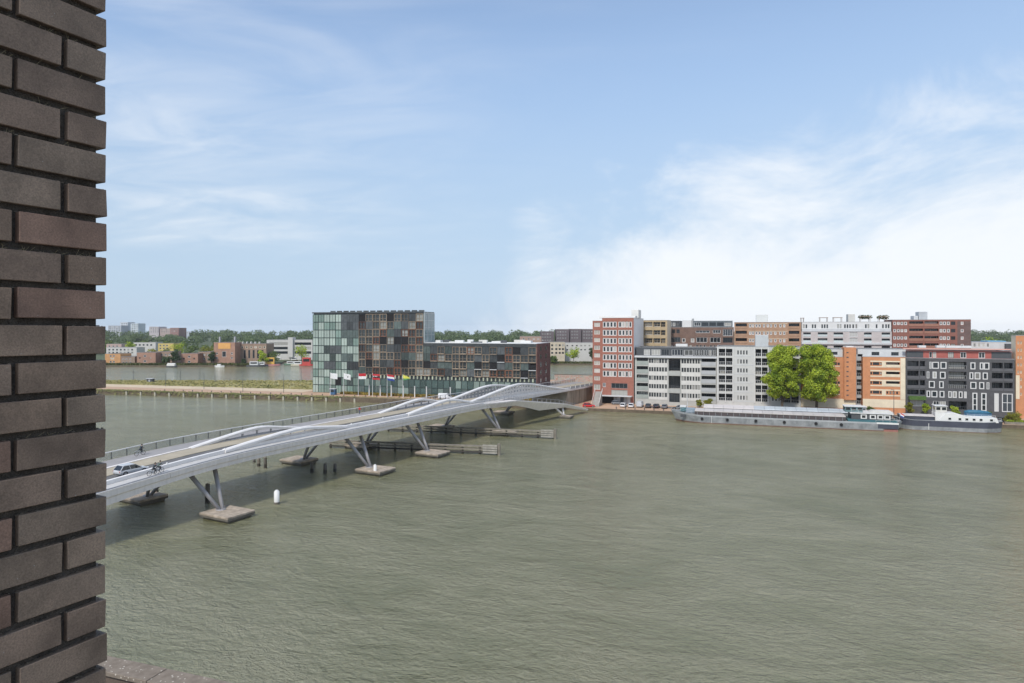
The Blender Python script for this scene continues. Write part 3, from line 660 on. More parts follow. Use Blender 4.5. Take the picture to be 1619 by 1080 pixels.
class Bld:
    """a building drawn from measured rectangles on its front plane"""
    def __init__(s, name, label, cat, pxl, pxr, pyt, plane, depth, walls, group=None, ground=QZ, pyb=None, parapet=.35):
        kind_, d = plane
        s.rz = 0. if kind_ == 'Y' else YAW
        pc = (pxl + pxr) / 2
        if kind_ == 'Y':
            s.zc = d / ray(pc, HZP).y; p0 = onY(pxl, HZP, d); s.fx = lambda px: onY(px, HZP, d).x - p0.x
        else:
            s.zc = d; p0 = atd(pxl, HZP, d); s.fx = lambda px: (px - pxl) * d / FPX
        s.gz = ground
        s.fz = lambda py: EYE - (py - HZP) * s.zc / FPX - s.gz
        s.t = thing(name, label, cat, (p0.x, p0.y, ground), s.rz, group)
        s.w = s.fx(pxr); s.h = s.fz(pyt); s.depth = depth; s.walls = walls; s.holes = []; s.todo = []; s.parapet = parapet
        s.bands = []
    def rect(s, r):
        x0, y0, x1, y1 = r; xa, xb = s.fx(x0), s.fx(x1); za, zb = s.fz(y1), s.fz(y0)
        w = max(.3, round((xb - xa) / .1) * .1); h = max(.3, round((zb - za) / .1) * .1)
        xa = max(.12, min(xa, s.w - w - .12)); za = max(.05, min(za, s.h - h - .2))
        return xa, za, w, h
    def win(s, r, style, dp=.22):
        xa, za, w, h = s.rect(r)
        for (a, b_, c, d, _) in s.holes:
            if xa < a + c - .01 and xa + w > a + .01 and za < b_ + d - .01 and za + h > b_ + .01: return
        s.holes.append((xa, za, w, h, dp)); f, g = window_pair(w, h, style)
        s.todo.append(('w', f, g, xa, dp - .12, za))
    def row(s, xs, y0, y1, w, style):
        for x in xs: s.win((x - w / 2, y0, x + w / 2, y1), style)
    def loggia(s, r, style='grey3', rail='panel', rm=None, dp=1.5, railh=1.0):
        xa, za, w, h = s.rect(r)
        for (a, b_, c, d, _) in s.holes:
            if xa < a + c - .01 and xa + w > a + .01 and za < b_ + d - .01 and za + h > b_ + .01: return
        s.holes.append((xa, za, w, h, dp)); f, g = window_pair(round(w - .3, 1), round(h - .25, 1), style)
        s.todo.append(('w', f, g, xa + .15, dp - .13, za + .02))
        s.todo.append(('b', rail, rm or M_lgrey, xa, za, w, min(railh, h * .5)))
    def band(s, r, m, t=.06, name='facade_band'):
        x0, y0, x1, y1 = r; xa, xb = s.fx(x0), s.fx(x1); za, zb = s.fz(y1), s.fz(y0)
        b = B(); b.box(xa, xb, -t, -.004, za, zb); b.build(name, m, s.t)
    def block(s, r, y0, y1, m, name, roof=None):
        """a volume on or in front of the building: px rectangle, depth range"""
        xa, xb = s.fx(r[0]), s.fx(r[2]); za, zb = s.fz(r[3]), s.fz(r[1])
        b = B(); b.box(xa, xb, y0, y1, za, zb, 0, 1 if roof else None)
        return bevel(b.build(name, [m, roof] if roof else m, s.t), .05)
    def finish(s, roofm=None, sidem=None):
        b = B(); w, h = s.w, s.h
        xs = sorted({0., round(w, 3)} | {round(q, 3) for a in s.holes for q in (a[0], a[0] + a[2])})
        zs = sorted({0., round(h, 3)} | {round(q, 3) for a in s.holes for q in (a[1], a[1] + a[3])})
        for z0, z1 in zip(zs, zs[1:]):
            run = None; zm = (z0 + z1) / 2
            act = [a for a in s.holes if a[1] < zm < a[1] + a[3]]
            for x0, x1 in zip(xs, xs[1:]):
                xm = (x0 + x1) / 2
                if any(a[0] < xm < a[0] + a[2] for a in act):
                    if run is not None: b.q([(run, 0, z0), (x0, 0, z0), (x0, 0, z1), (run, 0, z1)]); run = None
                elif run is None: run = x0
            if run is not None: b.q([(run, 0, z0), (w, 0, z0), (w, 0, z1), (run, 0, z1)])
        for (x, z, a, c, d) in s.holes:
            b.q([(x, 0, z), (x, d, z), (x, d, z + c), (x, 0, z + c)]); b.q([(x + a, 0, z), (x + a, 0, z + c), (x + a, d, z + c), (x + a, d, z)])
            b.q([(x, 0, z), (x + a, 0, z), (x + a, d, z), (x, d, z)]); b.q([(x, 0, z + c), (x, d, z + c), (x + a, d, z + c), (x + a, 0, z + c)])
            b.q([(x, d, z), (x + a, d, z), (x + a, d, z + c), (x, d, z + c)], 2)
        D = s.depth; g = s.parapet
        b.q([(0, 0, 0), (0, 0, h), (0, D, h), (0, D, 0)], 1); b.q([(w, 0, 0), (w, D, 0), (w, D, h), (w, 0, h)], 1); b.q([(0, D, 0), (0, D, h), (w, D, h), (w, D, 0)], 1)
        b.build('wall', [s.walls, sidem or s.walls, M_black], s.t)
        b = B(); b.box(.25, w - .25, .25, D - .25, h - g - .2, h - g); 
        b.build('roof', roofm or mat('flat_roof_felt', (.30, .30, .29), .9, .2, .3), s.t)
        b = B(); e = .06
        b.box(-e, w + e, -e, .25, h, h + .1); b.box(-e, w + e, D - .25, D + e, h, h + .1); b.box(-e, .25, .25, D - .25, h, h + .1); b.box(w - .25, w + e, .25, D - .25, h, h + .1)
        b.build('roof_edge', mat('zinc_roof_edge', (.38, .38, .38), .5, .1), s.t)
        for q in s.todo:
            if q[0] == 'w':
                _, f, g_, x, y, z = q; o = link('window', f, s.t, (x, y, z)); link('pane', g_, o)
            else:
                _, rail, rm, x, z, w_, h_ = q; b = B()
                if rail == 'panel': b.box(x - .06, x + w_ + .06, -.09, -.004, z - .25, z + h_)
                elif rail == 'glass':
                    b.box(x, x + w_, .02, .05, z + .05, z + h_)
                    b.box(x, x + w_, .0, .07, z + h_, z + h_ + .06)
                else:
                    n = max(3, int(w_ / .5))
                    for i in range(n + 1): xx = x + .03 + (w_ - .06) * i / n; b.box(xx - .025, xx + .025, .03, .07, z, z + h_)
                    b.box(x, x + w_, .02, .08, z + h_, z + h_ + .07)
                b.build('balcony_rail', rm, s.t)
        return s.t

FY = 235.0
GF, GB, GFAR = 'apartment blocks along the island quay', 'taller apartment blocks behind the quay blocks', 'low houses on the far shore'
# --- red brick tower
def red_tower():
    m_wht = mat('white_side_render', (.72, .71, .68), .8, .05, .4)
    s = Bld('brick_tower', 'red brick tower with seven rows of paired narrow windows and a white blank side', 'apartment tower', 952, 1002, 502.8, ('Y', FY), 26, M_redb, 'apartment blocks along the island quay')
    ys = [509 + 13.0 * i for i in range(7)]
    xs = [955.6, 961.1, 966.6, 972.1, 980.2, 985.7, 991.2, 996.7]
    rr = random.Random(5)
    for i, y in enumerate(ys):
        s.row(xs, y - .6, y + 8.8, 5.1, 'tower')
        for x0, x1 in ((953.2, 974.4), (977.2, 999.2)):
            pass
    s.win((966.5, 606, 992, 614), 'grey4'); s.win((966.5, 616.5, 992, 628), 'grey4')
    s.win((950.5 + 2.5, 606, 958, 612.5), 'pale')
    s.finish(sidem=m_wht)
    s.block((944, 502.8, 1002, 499), 4, 9, m_wht, 'stair_head')
    s.block((1002.4 - 12, 488.5, 1002, 502), 12, 19, mat('glazed_roof_box', (.66, .65, .60), .5, .05), 'roof_plant_room')
    # black panel painted as the garage's dark inside, and canopy at the foot
    b = B(); b.box(s.fx(948), s.fx(1000), -2.6, -.02, 2.75, 3.0); b.build('canopy', M_lgrey, s.t)
    b = B(); b.box(s.fx(951.5), s.fx(970), -.14, -.01, .05, 2.7); b.build('garage_dark_panel', M_black, s.t)
    for i in range(5):
        b = B(); b.box(-.55, .55, -.05, .05, 0, 2.6); b.build('entrance_panel', [M_grey, M_lgrey, M_dgrey][i % 3], s.t, (s.fx(973) + 1.2 * i, -.1, .05))
    # narrower wing on the left
    w = Bld('brick_wing', 'narrow red brick wing left of the tower with pale wide windows stacked up', 'apartment wing', 937, 952, 507.4, ('Y', FY + 3), 22, M_redb, GF)
    for i in range(8): w.win((939.5, 510 + 12.1 * i, 948.5, 516.6 + 12.1 * i), 'wing')
    w.win((939, 608, 949, 616), 'white2')
    w.finish()
red_tower()

# --- white and grey striped block
def striped_block():
    m_w = mat('striped_block_wall', (.40, .40, .37), .8, .1, .4)
    s = Bld('striped_apartments', 'white banded apartment block with two dark tall recesses and grey top floor', 'apartment block', 1004, 1133, 563, ('Y', FY), 16, m_w, GF)
    ys = [571, 584.5, 598, 611.5, 625]
    A = [1027.5, 1031.3, 1035.3, 1039.4, 1043.7, 1048, 1052.8]; A2 = [1079, 1083, 1087.5, 1092, 1096.5, 1101, 1105]
    for i, y in enumerate(ys):
        s.row(A, y - 3.2, y + 3.4, 2.6, 'dark'); s.row(A2, y - 3.2, y + 3.4, 2.6, 'dark')
        s.loggia((1006.5, y - 4.6, 1024.5, y + 5.4), 'dark4', 'panel', mat('greenish_balcony_glass', (.30, .33, .30), .25, .1), railh=1.15)
        s.loggia((1109, y - 4.6, 1131.5, y + 5.4), 'dark6', 'panel', mat('grey_balcony_sheet', (.38, .39, .39), .4, .1), railh=1.15)
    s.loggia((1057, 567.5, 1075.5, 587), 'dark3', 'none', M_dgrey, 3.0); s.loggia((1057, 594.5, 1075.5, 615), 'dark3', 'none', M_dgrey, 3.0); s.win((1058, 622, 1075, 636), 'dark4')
    for y in ys:
        s.band((1026, y + 3.6, 1055.2, y + 10.2 if y < 624 else y + 8), M_offw, .07); s.band((1077.2, y + 3.6, 1107.6, y + 10.2 if y < 624 else y + 8), M_offw, .07)
    s.band((1057, 587.3, 1075.6, 594.2), mat('recess_slab', (.36, .37, .34), .8), .25); s.band((1057, 615.3, 1075.6, 621.6), MATS['recess_slab'], .25)
    s.band((1003.5, 563.4, 1133.4, 565.8), M_lgrey, .7, 'terrace_edge')
    s.finish()
    # set back top floor
    p = Bld('penthouse', '', '', 1006, 1132.5, 549.5, ('Y', FY + 2.2), 11, M_dgrey, None, ground=QZ + s.h)
    p.win((1018, 552.5, 1028, 562), 'pale'); p.win((1030, 552.5, 1044, 562), 'white3'); p.win((1046, 552.5, 1058, 562), 'grey3'); p.win((1062, 552.5, 1080, 562), 'white4')
    p.win((1082, 553, 1096, 562), 'white2'); p.row([1099, 1103, 1107, 1111, 1115, 1119, 1123, 1127, 1130.3], 552.5, 562, 2.8, 'white')
    adopt(p, s.t)
    b = B(); b.box(0, 4, 0, 2.5, 0, .9); b.build('roof_unit', M_white, s.t, (s.fx(1066), 6, s.h + 3.2))
def adopt(p, t):
    """a set-back storey becomes part of the building below it: its pieces join that building"""
    q = p.finish(roofm=None); off = Vector(q.location) - Vector(t.location)
    for o in list(q.children):
        o.parent = t; o.location = Vector(o.location) + off
    bpy.data.objects.remove(q)
striped_block()

# --- white block with lattice balconies
def white_block():
    m_w = mat('white_block_wall', (.50, .50, .475), .8, .07, .4)
    s = Bld('white_apartments', 'off-white apartment block with lattice balconies, half hidden by the two green trees', 'apartment block', 1133.5, 1266, 548.5, ('Y', FY - .6), 17, m_w, GF)
    ys = [557.4, 571.8, 586, 600.2, 614.6, 629.5]
    lat = mat('balcony_lattice', (.62, .62, .61), .5, .05)
    for i, y in enumerate(ys):
        for x0, x1 in ((1136.5, 1146.6), (1147.6, 1157.8), (1194.5, 1203.5), (1204.5, 1213.5), (1238, 1250), (1251, 1263)):
            s.loggia((x0, y - 5.4, x1, y + 6.0), 'dark3', 'bars', lat)
        s.row([1167, 1171.6, 1176.2, 1180.8], y - 3.2, y + 3.6, 2.6, 'grey'); s.row([1222, 1227, 1232], y - 3.2, y + 3.6, 2.6, 'grey')
        s.band((1160.5, y + 5.4, 1191.5, y + 6.3), M_lgrey, .05)
    for x in (1135, 1147.1, 1159, 1193, 1204, 1215): s.band((x - .5, 550, x + .5, 637), M_white, .35, 'balcony_post')
    s.finish()
    s.block((1194.5, 530, 1215.5, 549), 2.5, 8, mat('lift_house_panel', (.45, .47, .47), .5, .06), 'lift_house', M_white)
white_block()

# --- orange brick block
def orange_block():
    m_o = mat('orange_brick', (.50, .225, .11), .9, .12, .8, bump=.25)
    s = Bld('orange_apartments', 'orange brick block right of the trees with a taller narrow stair tower', 'apartment block', 1266.5, 1353, 564.3, ('Y', FY), 16, m_o, GF)
    for y in (575, 590, 604.6, 619.6):
        s.win((1314, y - 2.6, 1323, y + 2.4), 'dark3'); s.win((1324, y - 2, 1327.6, y + 2), 'dark'); s.win((1290, y - 2.6, 1310, y + 2.4), 'dark4'); s.win((1270, y - 2.6, 1286, y + 2.4), 'dark4')
        s.band((1313, y + 3.2, 1328, y + 4.4), M_cream)
    s.row([1314.5, 1320.5, 1326], 632, 639, 2.8, 'dark')
    s.band((1266.6, 630, 1352.8, 644.5), M_cream, .05)
    s.holes = [h for h in s.holes]
    s.finish()
    b = s.block((1334, 549.3, 1353, 631), -.9, 5, m_o, 'stair_tower')
    for i in range(10):
        xx = s.fx(1337.6); zz = s.fz(557.8 + 7.4 * i); q = B(); q.box(0, .62, -.02, .1, 0, .34); q.build('slit_window', M_dgrey, s.t, (xx, -.93, zz))
    s.block((1338, 547.2, 1350, 549.2), .5, 4, M_white, 'tower_cap')
    p = Bld('penthouse', '', '', 1300, 1333.5, 552, ('Y', FY + 2.5), 10, M_lgrey, None, ground=QZ + s.h); p.win((1313, 556, 1324, 561), 'dark3'); adopt(p, s.t)
    # open stair between
    g = Bld('stair_link', 'narrow open staircase slot between the two orange brick blocks', 'stair link', 1353.4, 1363.6, 560, ('Y', FY + 2.5), 10, M_grey, GF)
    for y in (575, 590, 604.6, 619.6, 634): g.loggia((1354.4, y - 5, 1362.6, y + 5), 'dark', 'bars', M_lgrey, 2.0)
    g.finish()
    # right part, cream bands
    r = Bld('orange_apartments', 'orange and cream banded block left of the dark brick block', 'apartment block', 1364, 1431.5, 564.5, ('Y', FY), 16, m_o, GF)
    for i, y in enumerate((575.4, 590.4, 605.4, 620.6)):
        r.row([1377.4], y - 2.2, y + 2, 2.8, 'dark'); r.win((1380, y - 2.4, 1390, y + 2.2), 'dark3'); r.row([1392.6], y - 2.2, y + 2, 2.8, 'dark')
        if i < 3: r.loggia((1401, y - 2.8, 1422.5, y + 3.6), 'dark4', 'panel', M_cream, railh=.5)
        else: r.row([1403, 1408, 1413, 1418.5], y - 2.2, y + 2, 3, 'dark')
        r.band((1376, y - 5, 1423, y - 2.9), M_cream, .05); r.band((1376, y + 3.8, 1423, y + 5.6), M_cream, .05)
        r.band((1394.3, y - 2.8, 1400.6, y + 3.7), M_cream, .05)
    r.band((1423.6, 566, 1431.4, 631), M_cream, .06); r.band((1364.1, 631.5, 1431.4, 644.5), M_cream, .05)
    r.row([1377, 1382, 1388], 633.5, 639, 2.6, 'dark'); r.row([1412, 1419, 1427], 633.5, 640, 3, 'grey')
    r.finish()
    p = Bld('penthouse', '', '', 1356, 1432, 552, ('Y', FY + 2.5), 10, M_lgrey, None, ground=QZ + r.h)
    p.win((1378, 556.5, 1390, 562), 'dark3'); p.win((1409, 556.5, 1421, 562), 'dark3'); adopt(p, r.t)
orange_block()

# --- dark brick block
def dark_block():
    m_d = mat('dark_grey_brick', (.082, .082, .085), .85, .2, .9, bump=.3)
    s = Bld('dark_apartments', 'dark grey brick block with scattered white framed windows and a red top floor', 'apartment block', 1432, 1604, 567.2, ('Y', FY), 17, m_d, GF)
    P = lambda x: 1420 + x / 8.136
    Q = lambda y: 540 + y / 8.136
    rows = [(268, 355, [(402, 430), (438, 522), (545, 622), (930, 992), (1050, 1100), (1104, 1176)]),
            (395, 482, [(368, 402), (443, 497), (538, 612), (918, 968), (984, 1058), (1088, 1152)]),
            (515, 605, [(395, 470), (528, 586), (928, 1008), (1043, 1110), (1138, 1172)]),
            (643, 727, [(366, 414), (428, 507), (533, 594), (646, 692), (700, 752), (780, 828), (848, 882)])]
    gl = mat('loggia_panel_dark', (.10, .10, .105), .6, .1)
    for k, (y0, y1, xs) in enumerate(rows):
        for x0, x1 in xs: s.win((P(x0), Q(y0), P(x1), Q(y1)), 'whitefat' if x1 - x0 > 40 else 'pale', .12)
        s.loggia((P(118), Q(y0 - 8), P(262), Q(y1)), 'dark3', 'panel', gl, railh=.7); s.loggia((P(280), Q(y0 - 8), P(345), Q(y1)), 'dark3', 'panel', gl, railh=.7)
        if k < 3:
            s.loggia((P(650), Q(y0 - 6), P(882), Q(y1)), 'dark6', 'bars', M_grey)
            s.loggia((P(1206), Q(y0), P(1345), Q(y1 + 8)), 'dark4', 'panel', gl, railh=.6); s.loggia((P(1362), Q(y0), P(1472), Q(y1 + 8)), 'dark4', 'panel', gl, railh=.6)
    for x0, x1, st in ((955, 1018, 'tall'), (1068, 1138, 'tall'), (1238, 1292, 'tall2'), (1336, 1472, 'tall2')): s.win((P(x0), Q(655), P(x1), Q(885)), st, .12)
    s.win((P(150), Q(765), P(330), Q(850)), 'white4'); s.win((P(450), Q(772), P(530), Q(870)), 'white2'); s.win((P(540), Q(772), P(612), Q(870)), 'white2')
    s.loggia((P(650), Q(770), P(885), Q(880)), 'dark6', 'none', M_dgrey, 3.0)
    s.finish()
    b = B(); b.box(s.fx(P(130)), s.fx(P(345)), -1.6, -.02, s.fz(Q(762)), s.fz(Q(716))); b.build('green_awning', mat('ivy_awning', (.07, .13, .03), .9, .3, 2), s.t)
    m_r = mat('red_cladding', (.36, .105, .085), .7, .15, .7)
    p = Bld('penthouse', '', '', 1433.5, 1600, 554.8, ('Y', FY + 1.6), 12, m_r, None, ground=QZ + s.h)
    for x0, x1, st in ((105, 165, 'dark3'), (170, 255, 'dark3'), (262, 325, 'dark3'), (400, 440, 'white'), (448, 490, 'white'), (640, 715, 'dark3'), (800, 880, 'white2'), (1035, 1120, 'white2'), (1200, 1270, 'dark3'), (1280, 1360, 'dark3'), (1370, 1450, 'dark3')):
        p.win((P(x0), Q(135), P(x1), Q(212)), st)
    p.band((P(104), Q(130), P(322), Q(214)), M_dgrey, .02); p.band((P(1200), Q(130), P(1462), Q(214)), M_dgrey, .02)
    adopt(p, s.t)
    m_e = mat('pink_roof_edge', (.62, .34, .28), .7, .1)
    b = B(); b.box(-.6, s.w - .6, .6, 1.55, 0, .3); b.build('roof_fascia', m_e, s.t, (0, 0, s.h + 2.78))
    for x, w_ in ((1493, 3.2), (1507, 4.5), (1532, 2.6), (1462, 2.0)):
        b = B(); b.box(0, w_, 0, 2, 0, .7); b.build('roof_unit', M_white, s.t, (s.fx(x), 6 + random.random() * 3, s.h + 3.1))
dark_block()

def edge_block():
    m_o = MATS['orange_brick']
    s = Bld('orange_apartments', 'orange brick block with small paired windows at the far right edge', 'apartment block', 1606, 1690, 530.8, ('Y', FY + 1), 3.5, m_o, GF)
    for i in range(8):
        y = 540 + 11.7 * i
        s.row([1610, 1614.4, 1624, 1629, 1640, 1645, 1656, 1661, 1672, 1677], y, y + 4.6, 2.6, 'cream')
    s.band((1606.1, 594, 1612, 632), M_cream, .05)
    s.finish(sidem=M_cream)
edge_block()

# --- second row
BY = 281.0
def back_row():
    m_y = mat('yellow_ochre_brick', (.42, .325, .20), .85, .12, .6)
    s = Bld('ochre_apartments', 'ochre yellow block with deep loggias beside the white side of the brick tower', 'apartment block', 1017, 1055, 506.5, ('Y', 262), 16, m_y, GB)
    for y in (513.2, 526.2, 539.0, 551): 
        s.loggia((1018.5, y - 4, 1031.6, y + 3.6), 'white4', 'none', m_y); s.loggia((1033, y - 4, 1044, y + 3.6), 'white2', 'none', m_y); s.loggia((1045, y - 4, 1052, y + 3.6), 'dark', 'none', m_y)
    s.finish(sidem=M_cream)
    m_m = mat('maroon_brick', (.175, .115, .09), .85, .2, .6)
    s = Bld('maroon_apartments', 'brown maroon block with white window frames and a dark set-back roof storey', 'apartment block', 1056, 1160, 517.5, ('Y', BY), 16, m_m, GB)
    for y in (523, 525): pass
    s.row([1065, 1072], 521, 527, 5, 'dark3'); s.win((1100, 522.5, 1122, 526.5), 'white4'); s.win((1127, 521.5, 1139, 527), 'white3'); s.win((1143, 520.5, 1158, 531), 'white4')
    s.row([1081, 1095], 535, 541.5, 5.5, 'whitefat'); s.win((1101, 533.5, 1118, 541.5), 'white3'); s.win((1122.5, 533.5, 1139, 541.5), 'white3'); s.win((1143, 533.5, 1158, 541.5), 'dark4'); s.win((1058, 533.5, 1076, 541.5), 'grey4')
    s.row([1062, 1068, 1074, 1086, 1092, 1102, 1108, 1114, 1124, 1130, 1145, 1152], 545.5, 551, 3.5, 'white')
    s.finish()
    for a, b_, m, st in ((1057, 1075, M_dgrey, ['white2', 'white2', 'dark3']), (1096, 1158, mat('slate_cladding', (.13, .15, .16), .6), ['white3', 'dark3', 'dark3', 'dark4', 'white3'])):
        p = Bld('penthouse', '', '', a, b_, 507.5, ('Y', BY + 1.5), 12, m, None, ground=QZ + s.h); n = len(st)
        for i, q in enumerate(st): p.win((a + 1.5 + (b_ - a - 2) * i / n, 509.8, a + (b_ - a - 2) * (i + 1) / n, 515.6), q)
        adopt(p, s.t)
    s.block((1078, 506, 1093, 517.5), 2, 8, M_white, 'stair_head'); s.block((1093.5, 503.5, 1096, 517), 2, 5, M_grey, 'chimney')
    m_b = mat('brown_brick', (.36, .225, .145), .85, .15, .6)
    s = Bld('brown_apartments', 'light brown brick block with window strips behind the white block', 'apartment block', 1161, 1266.5, 509.6, ('Y', BY), 16, m_b, GB)
    for y in (515, 526.8, 538.5, 550):
        s.loggia((1163, y - 3.6, 1181, y + 3.4), 'dark6', 'panel', m_b, railh=.6); s.loggia((1247, y - 3.6, 1264, y + 3.4), 'dark4', 'panel', m_b, railh=.6)
        s.row([1186, 1190.5, 1196, 1201, 1208, 1214, 1219, 1226, 1234, 1240], y - 2.6, y + 2.6, 3.6, 'whitefat')
        s.band((1183, y - 3.3, 1245, y - 2.7), M_cream, .04)
    s.finish(); s.block((1196, 497, 1215, 509.4), 4, 9, mat('pale_roof_box', (.62, .63, .60), .6, .05), 'roof_plant_room')
    m_p = mat('pinkish_grey_render', (.47, .43, .41), .8, .1, .5)
    s = Bld('grey_apartments', 'long pale grey block with white top floor and planted roof terraces', 'apartment block', 1267, 1410, 524.5, ('Y', BY), 16, m_p, GB)
    for y in (528.8, 538.2, 549.8):
        for x0, x1 in ((1270, 1282), (1293, 1308), (1318, 1333), (1366, 1378), (1394, 1407)):
            s.loggia((x0, y - 3.0, x1, y + 3.8), 'grey4', 'glass', mat('pale_glass_balustrade', (.50, .55, .54), .2, .05))
        s.win((1343, y - 3.6, 1356, y + 3.6), 'wide') if y < 545 else None
    s.band((1267.2, 541.5, 1409.8, 544.6), M_lgrey, .5, 'terrace_edge')
    s.finish()
    p = Bld('penthouse', '', '', 1267.5, 1409, 509.2, ('Y', BY + .8), 13, M_white, None, ground=QZ + s.h)
    xs = [1271, 1275, 1285, 1289, 1300, 1304, 1308, 1325, 1329, 1336, 1340, 1344, 1349, 1354, 1369, 1373, 1386, 1396, 1401, 1405]
    p.row(xs, 513.0, 519, 2.8, 'grey'); p.band((1267.6, 519.8, 1408.8, 524), M_lgrey, .25); adopt(p, s.t)
    for k, (a, b_, y0, kind_) in enumerate(((1259 + 9, 1272, 502, 0), (1298, 1310, 501.5, 1), (1320, 1333, 501.5, 1), (1343, 1354, 496.5, 2), (1363, 1378, 500, 3), (1393, 1405, 500.5, 3))):
        if kind_ == 2: s.block((a, y0, b_, 509), 3, 8, M_offw, 'stair_head')
        else:
            xa, xb = s.fx(a), s.fx(b_); zt = s.fz(y0)
            q = B()
            for xx in (xa, xb):
                for yy in (3, 5.6): q.cyl((xx, yy, s.fz(508.5)), (xx, yy, zt), .08, .08, 6)
            q.box(xa - .2, xb + .2, 2.8, 5.8, zt - .2, zt); q.build('roof_pergola', mat('pergola_timber', (.28, .20, .15), .9), s.t)
            if kind_ == 3: link('roof_planting', leaf_mesh('roof_planting', [((xa + (xb - xa) * u, 4, zt - .3), (1.2, 1.1, .9)) for u in (.1, .4, .7, .95)], 260, .3, leaf_mat('roof_leaf', (.05, .08, .02), (.16, .18, .06)), random.Random(k)), s.t)
    m_r = mat('rust_red_brick', (.235, .105, .08), .9, .15, .8)
    s = Bld('rust_apartments', 'rust red brick block with balcony bands and a plain end wall with square windows', 'apartment block', 1411, 1535, 505.6, ('Y', BY), 15, m_r, GB)
    P = lambda x: 1400 + x / 7.393
    m_e = mat('end_wall_brick', (.145, .10, .09), .9, .2, .8)
    for y in (511.2, 522.8, 534.4, 546):
        s.row([P(108), P(150), P(192), P(236)], y - 2.6, y + 2.6, 4.2, 'whitefat')
        s.loggia((P(278), y - 3.2, P(440), y + 3.6), 'grey4', 'panel', mat('rust_balcony', (.30, .15, .105), .8, .1), railh=.7); s.loggia((P(456), y - 3.2, P(620), y + 3.6), 'pale', 'panel', MATS['rust_balcony'], railh=.7)
        s.row([P(650), P(690), P(735)], y - 2.8, y + 2.8, 4.6, 'whitefat'); s.win((P(765), y - 2.8, P(815), y + 2.8), 'dark3')
        s.win((P(880), y - 2.5, P(915), y + 2.5), 'whitefat')
        s.band((P(840), y - 3.1, P(876), y + 8.5), m_e, .04); s.band((P(919), y - 3.1, P(997), y + 8.5), m_e, .04); s.band((P(876.6), y + 3.3, P(918.4), y + 8.3), m_e, .045)
    s.finish()
    s.block((1457, 492.5, 1471, 505.4), 4, 9, mat('louvred_roof_box', (.42, .44, .45), .6), 'roof_plant_room'); s.block((1449, 499, 1456, 505.4), 4, 9, M_lgrey, 'roof_unit')
    # low blue and white building beyond
    m_bl = mat('blue_cladding', (.16, .36, .50), .6, .1, .5)
    s = Bld('blue_hall', 'low white and blue roofed building behind the dark block under the green wood', 'hall', 1536, 1608, 541, ('Y', 300), 14, M_lgrey, GB)
    s.row([1541, 1548, 1555, 1562], 543, 549, 4.5, 'white2')
    s.finish(roofm=m_bl)
    s.block((1563, 539.0, 1592, 544.8), 1, 9, m_bl, 'blue_roof'); s.block((1588, 543.2, 1603, 552), -1.5, 6, M_dgrey, 'dark_annexe')
back_row()

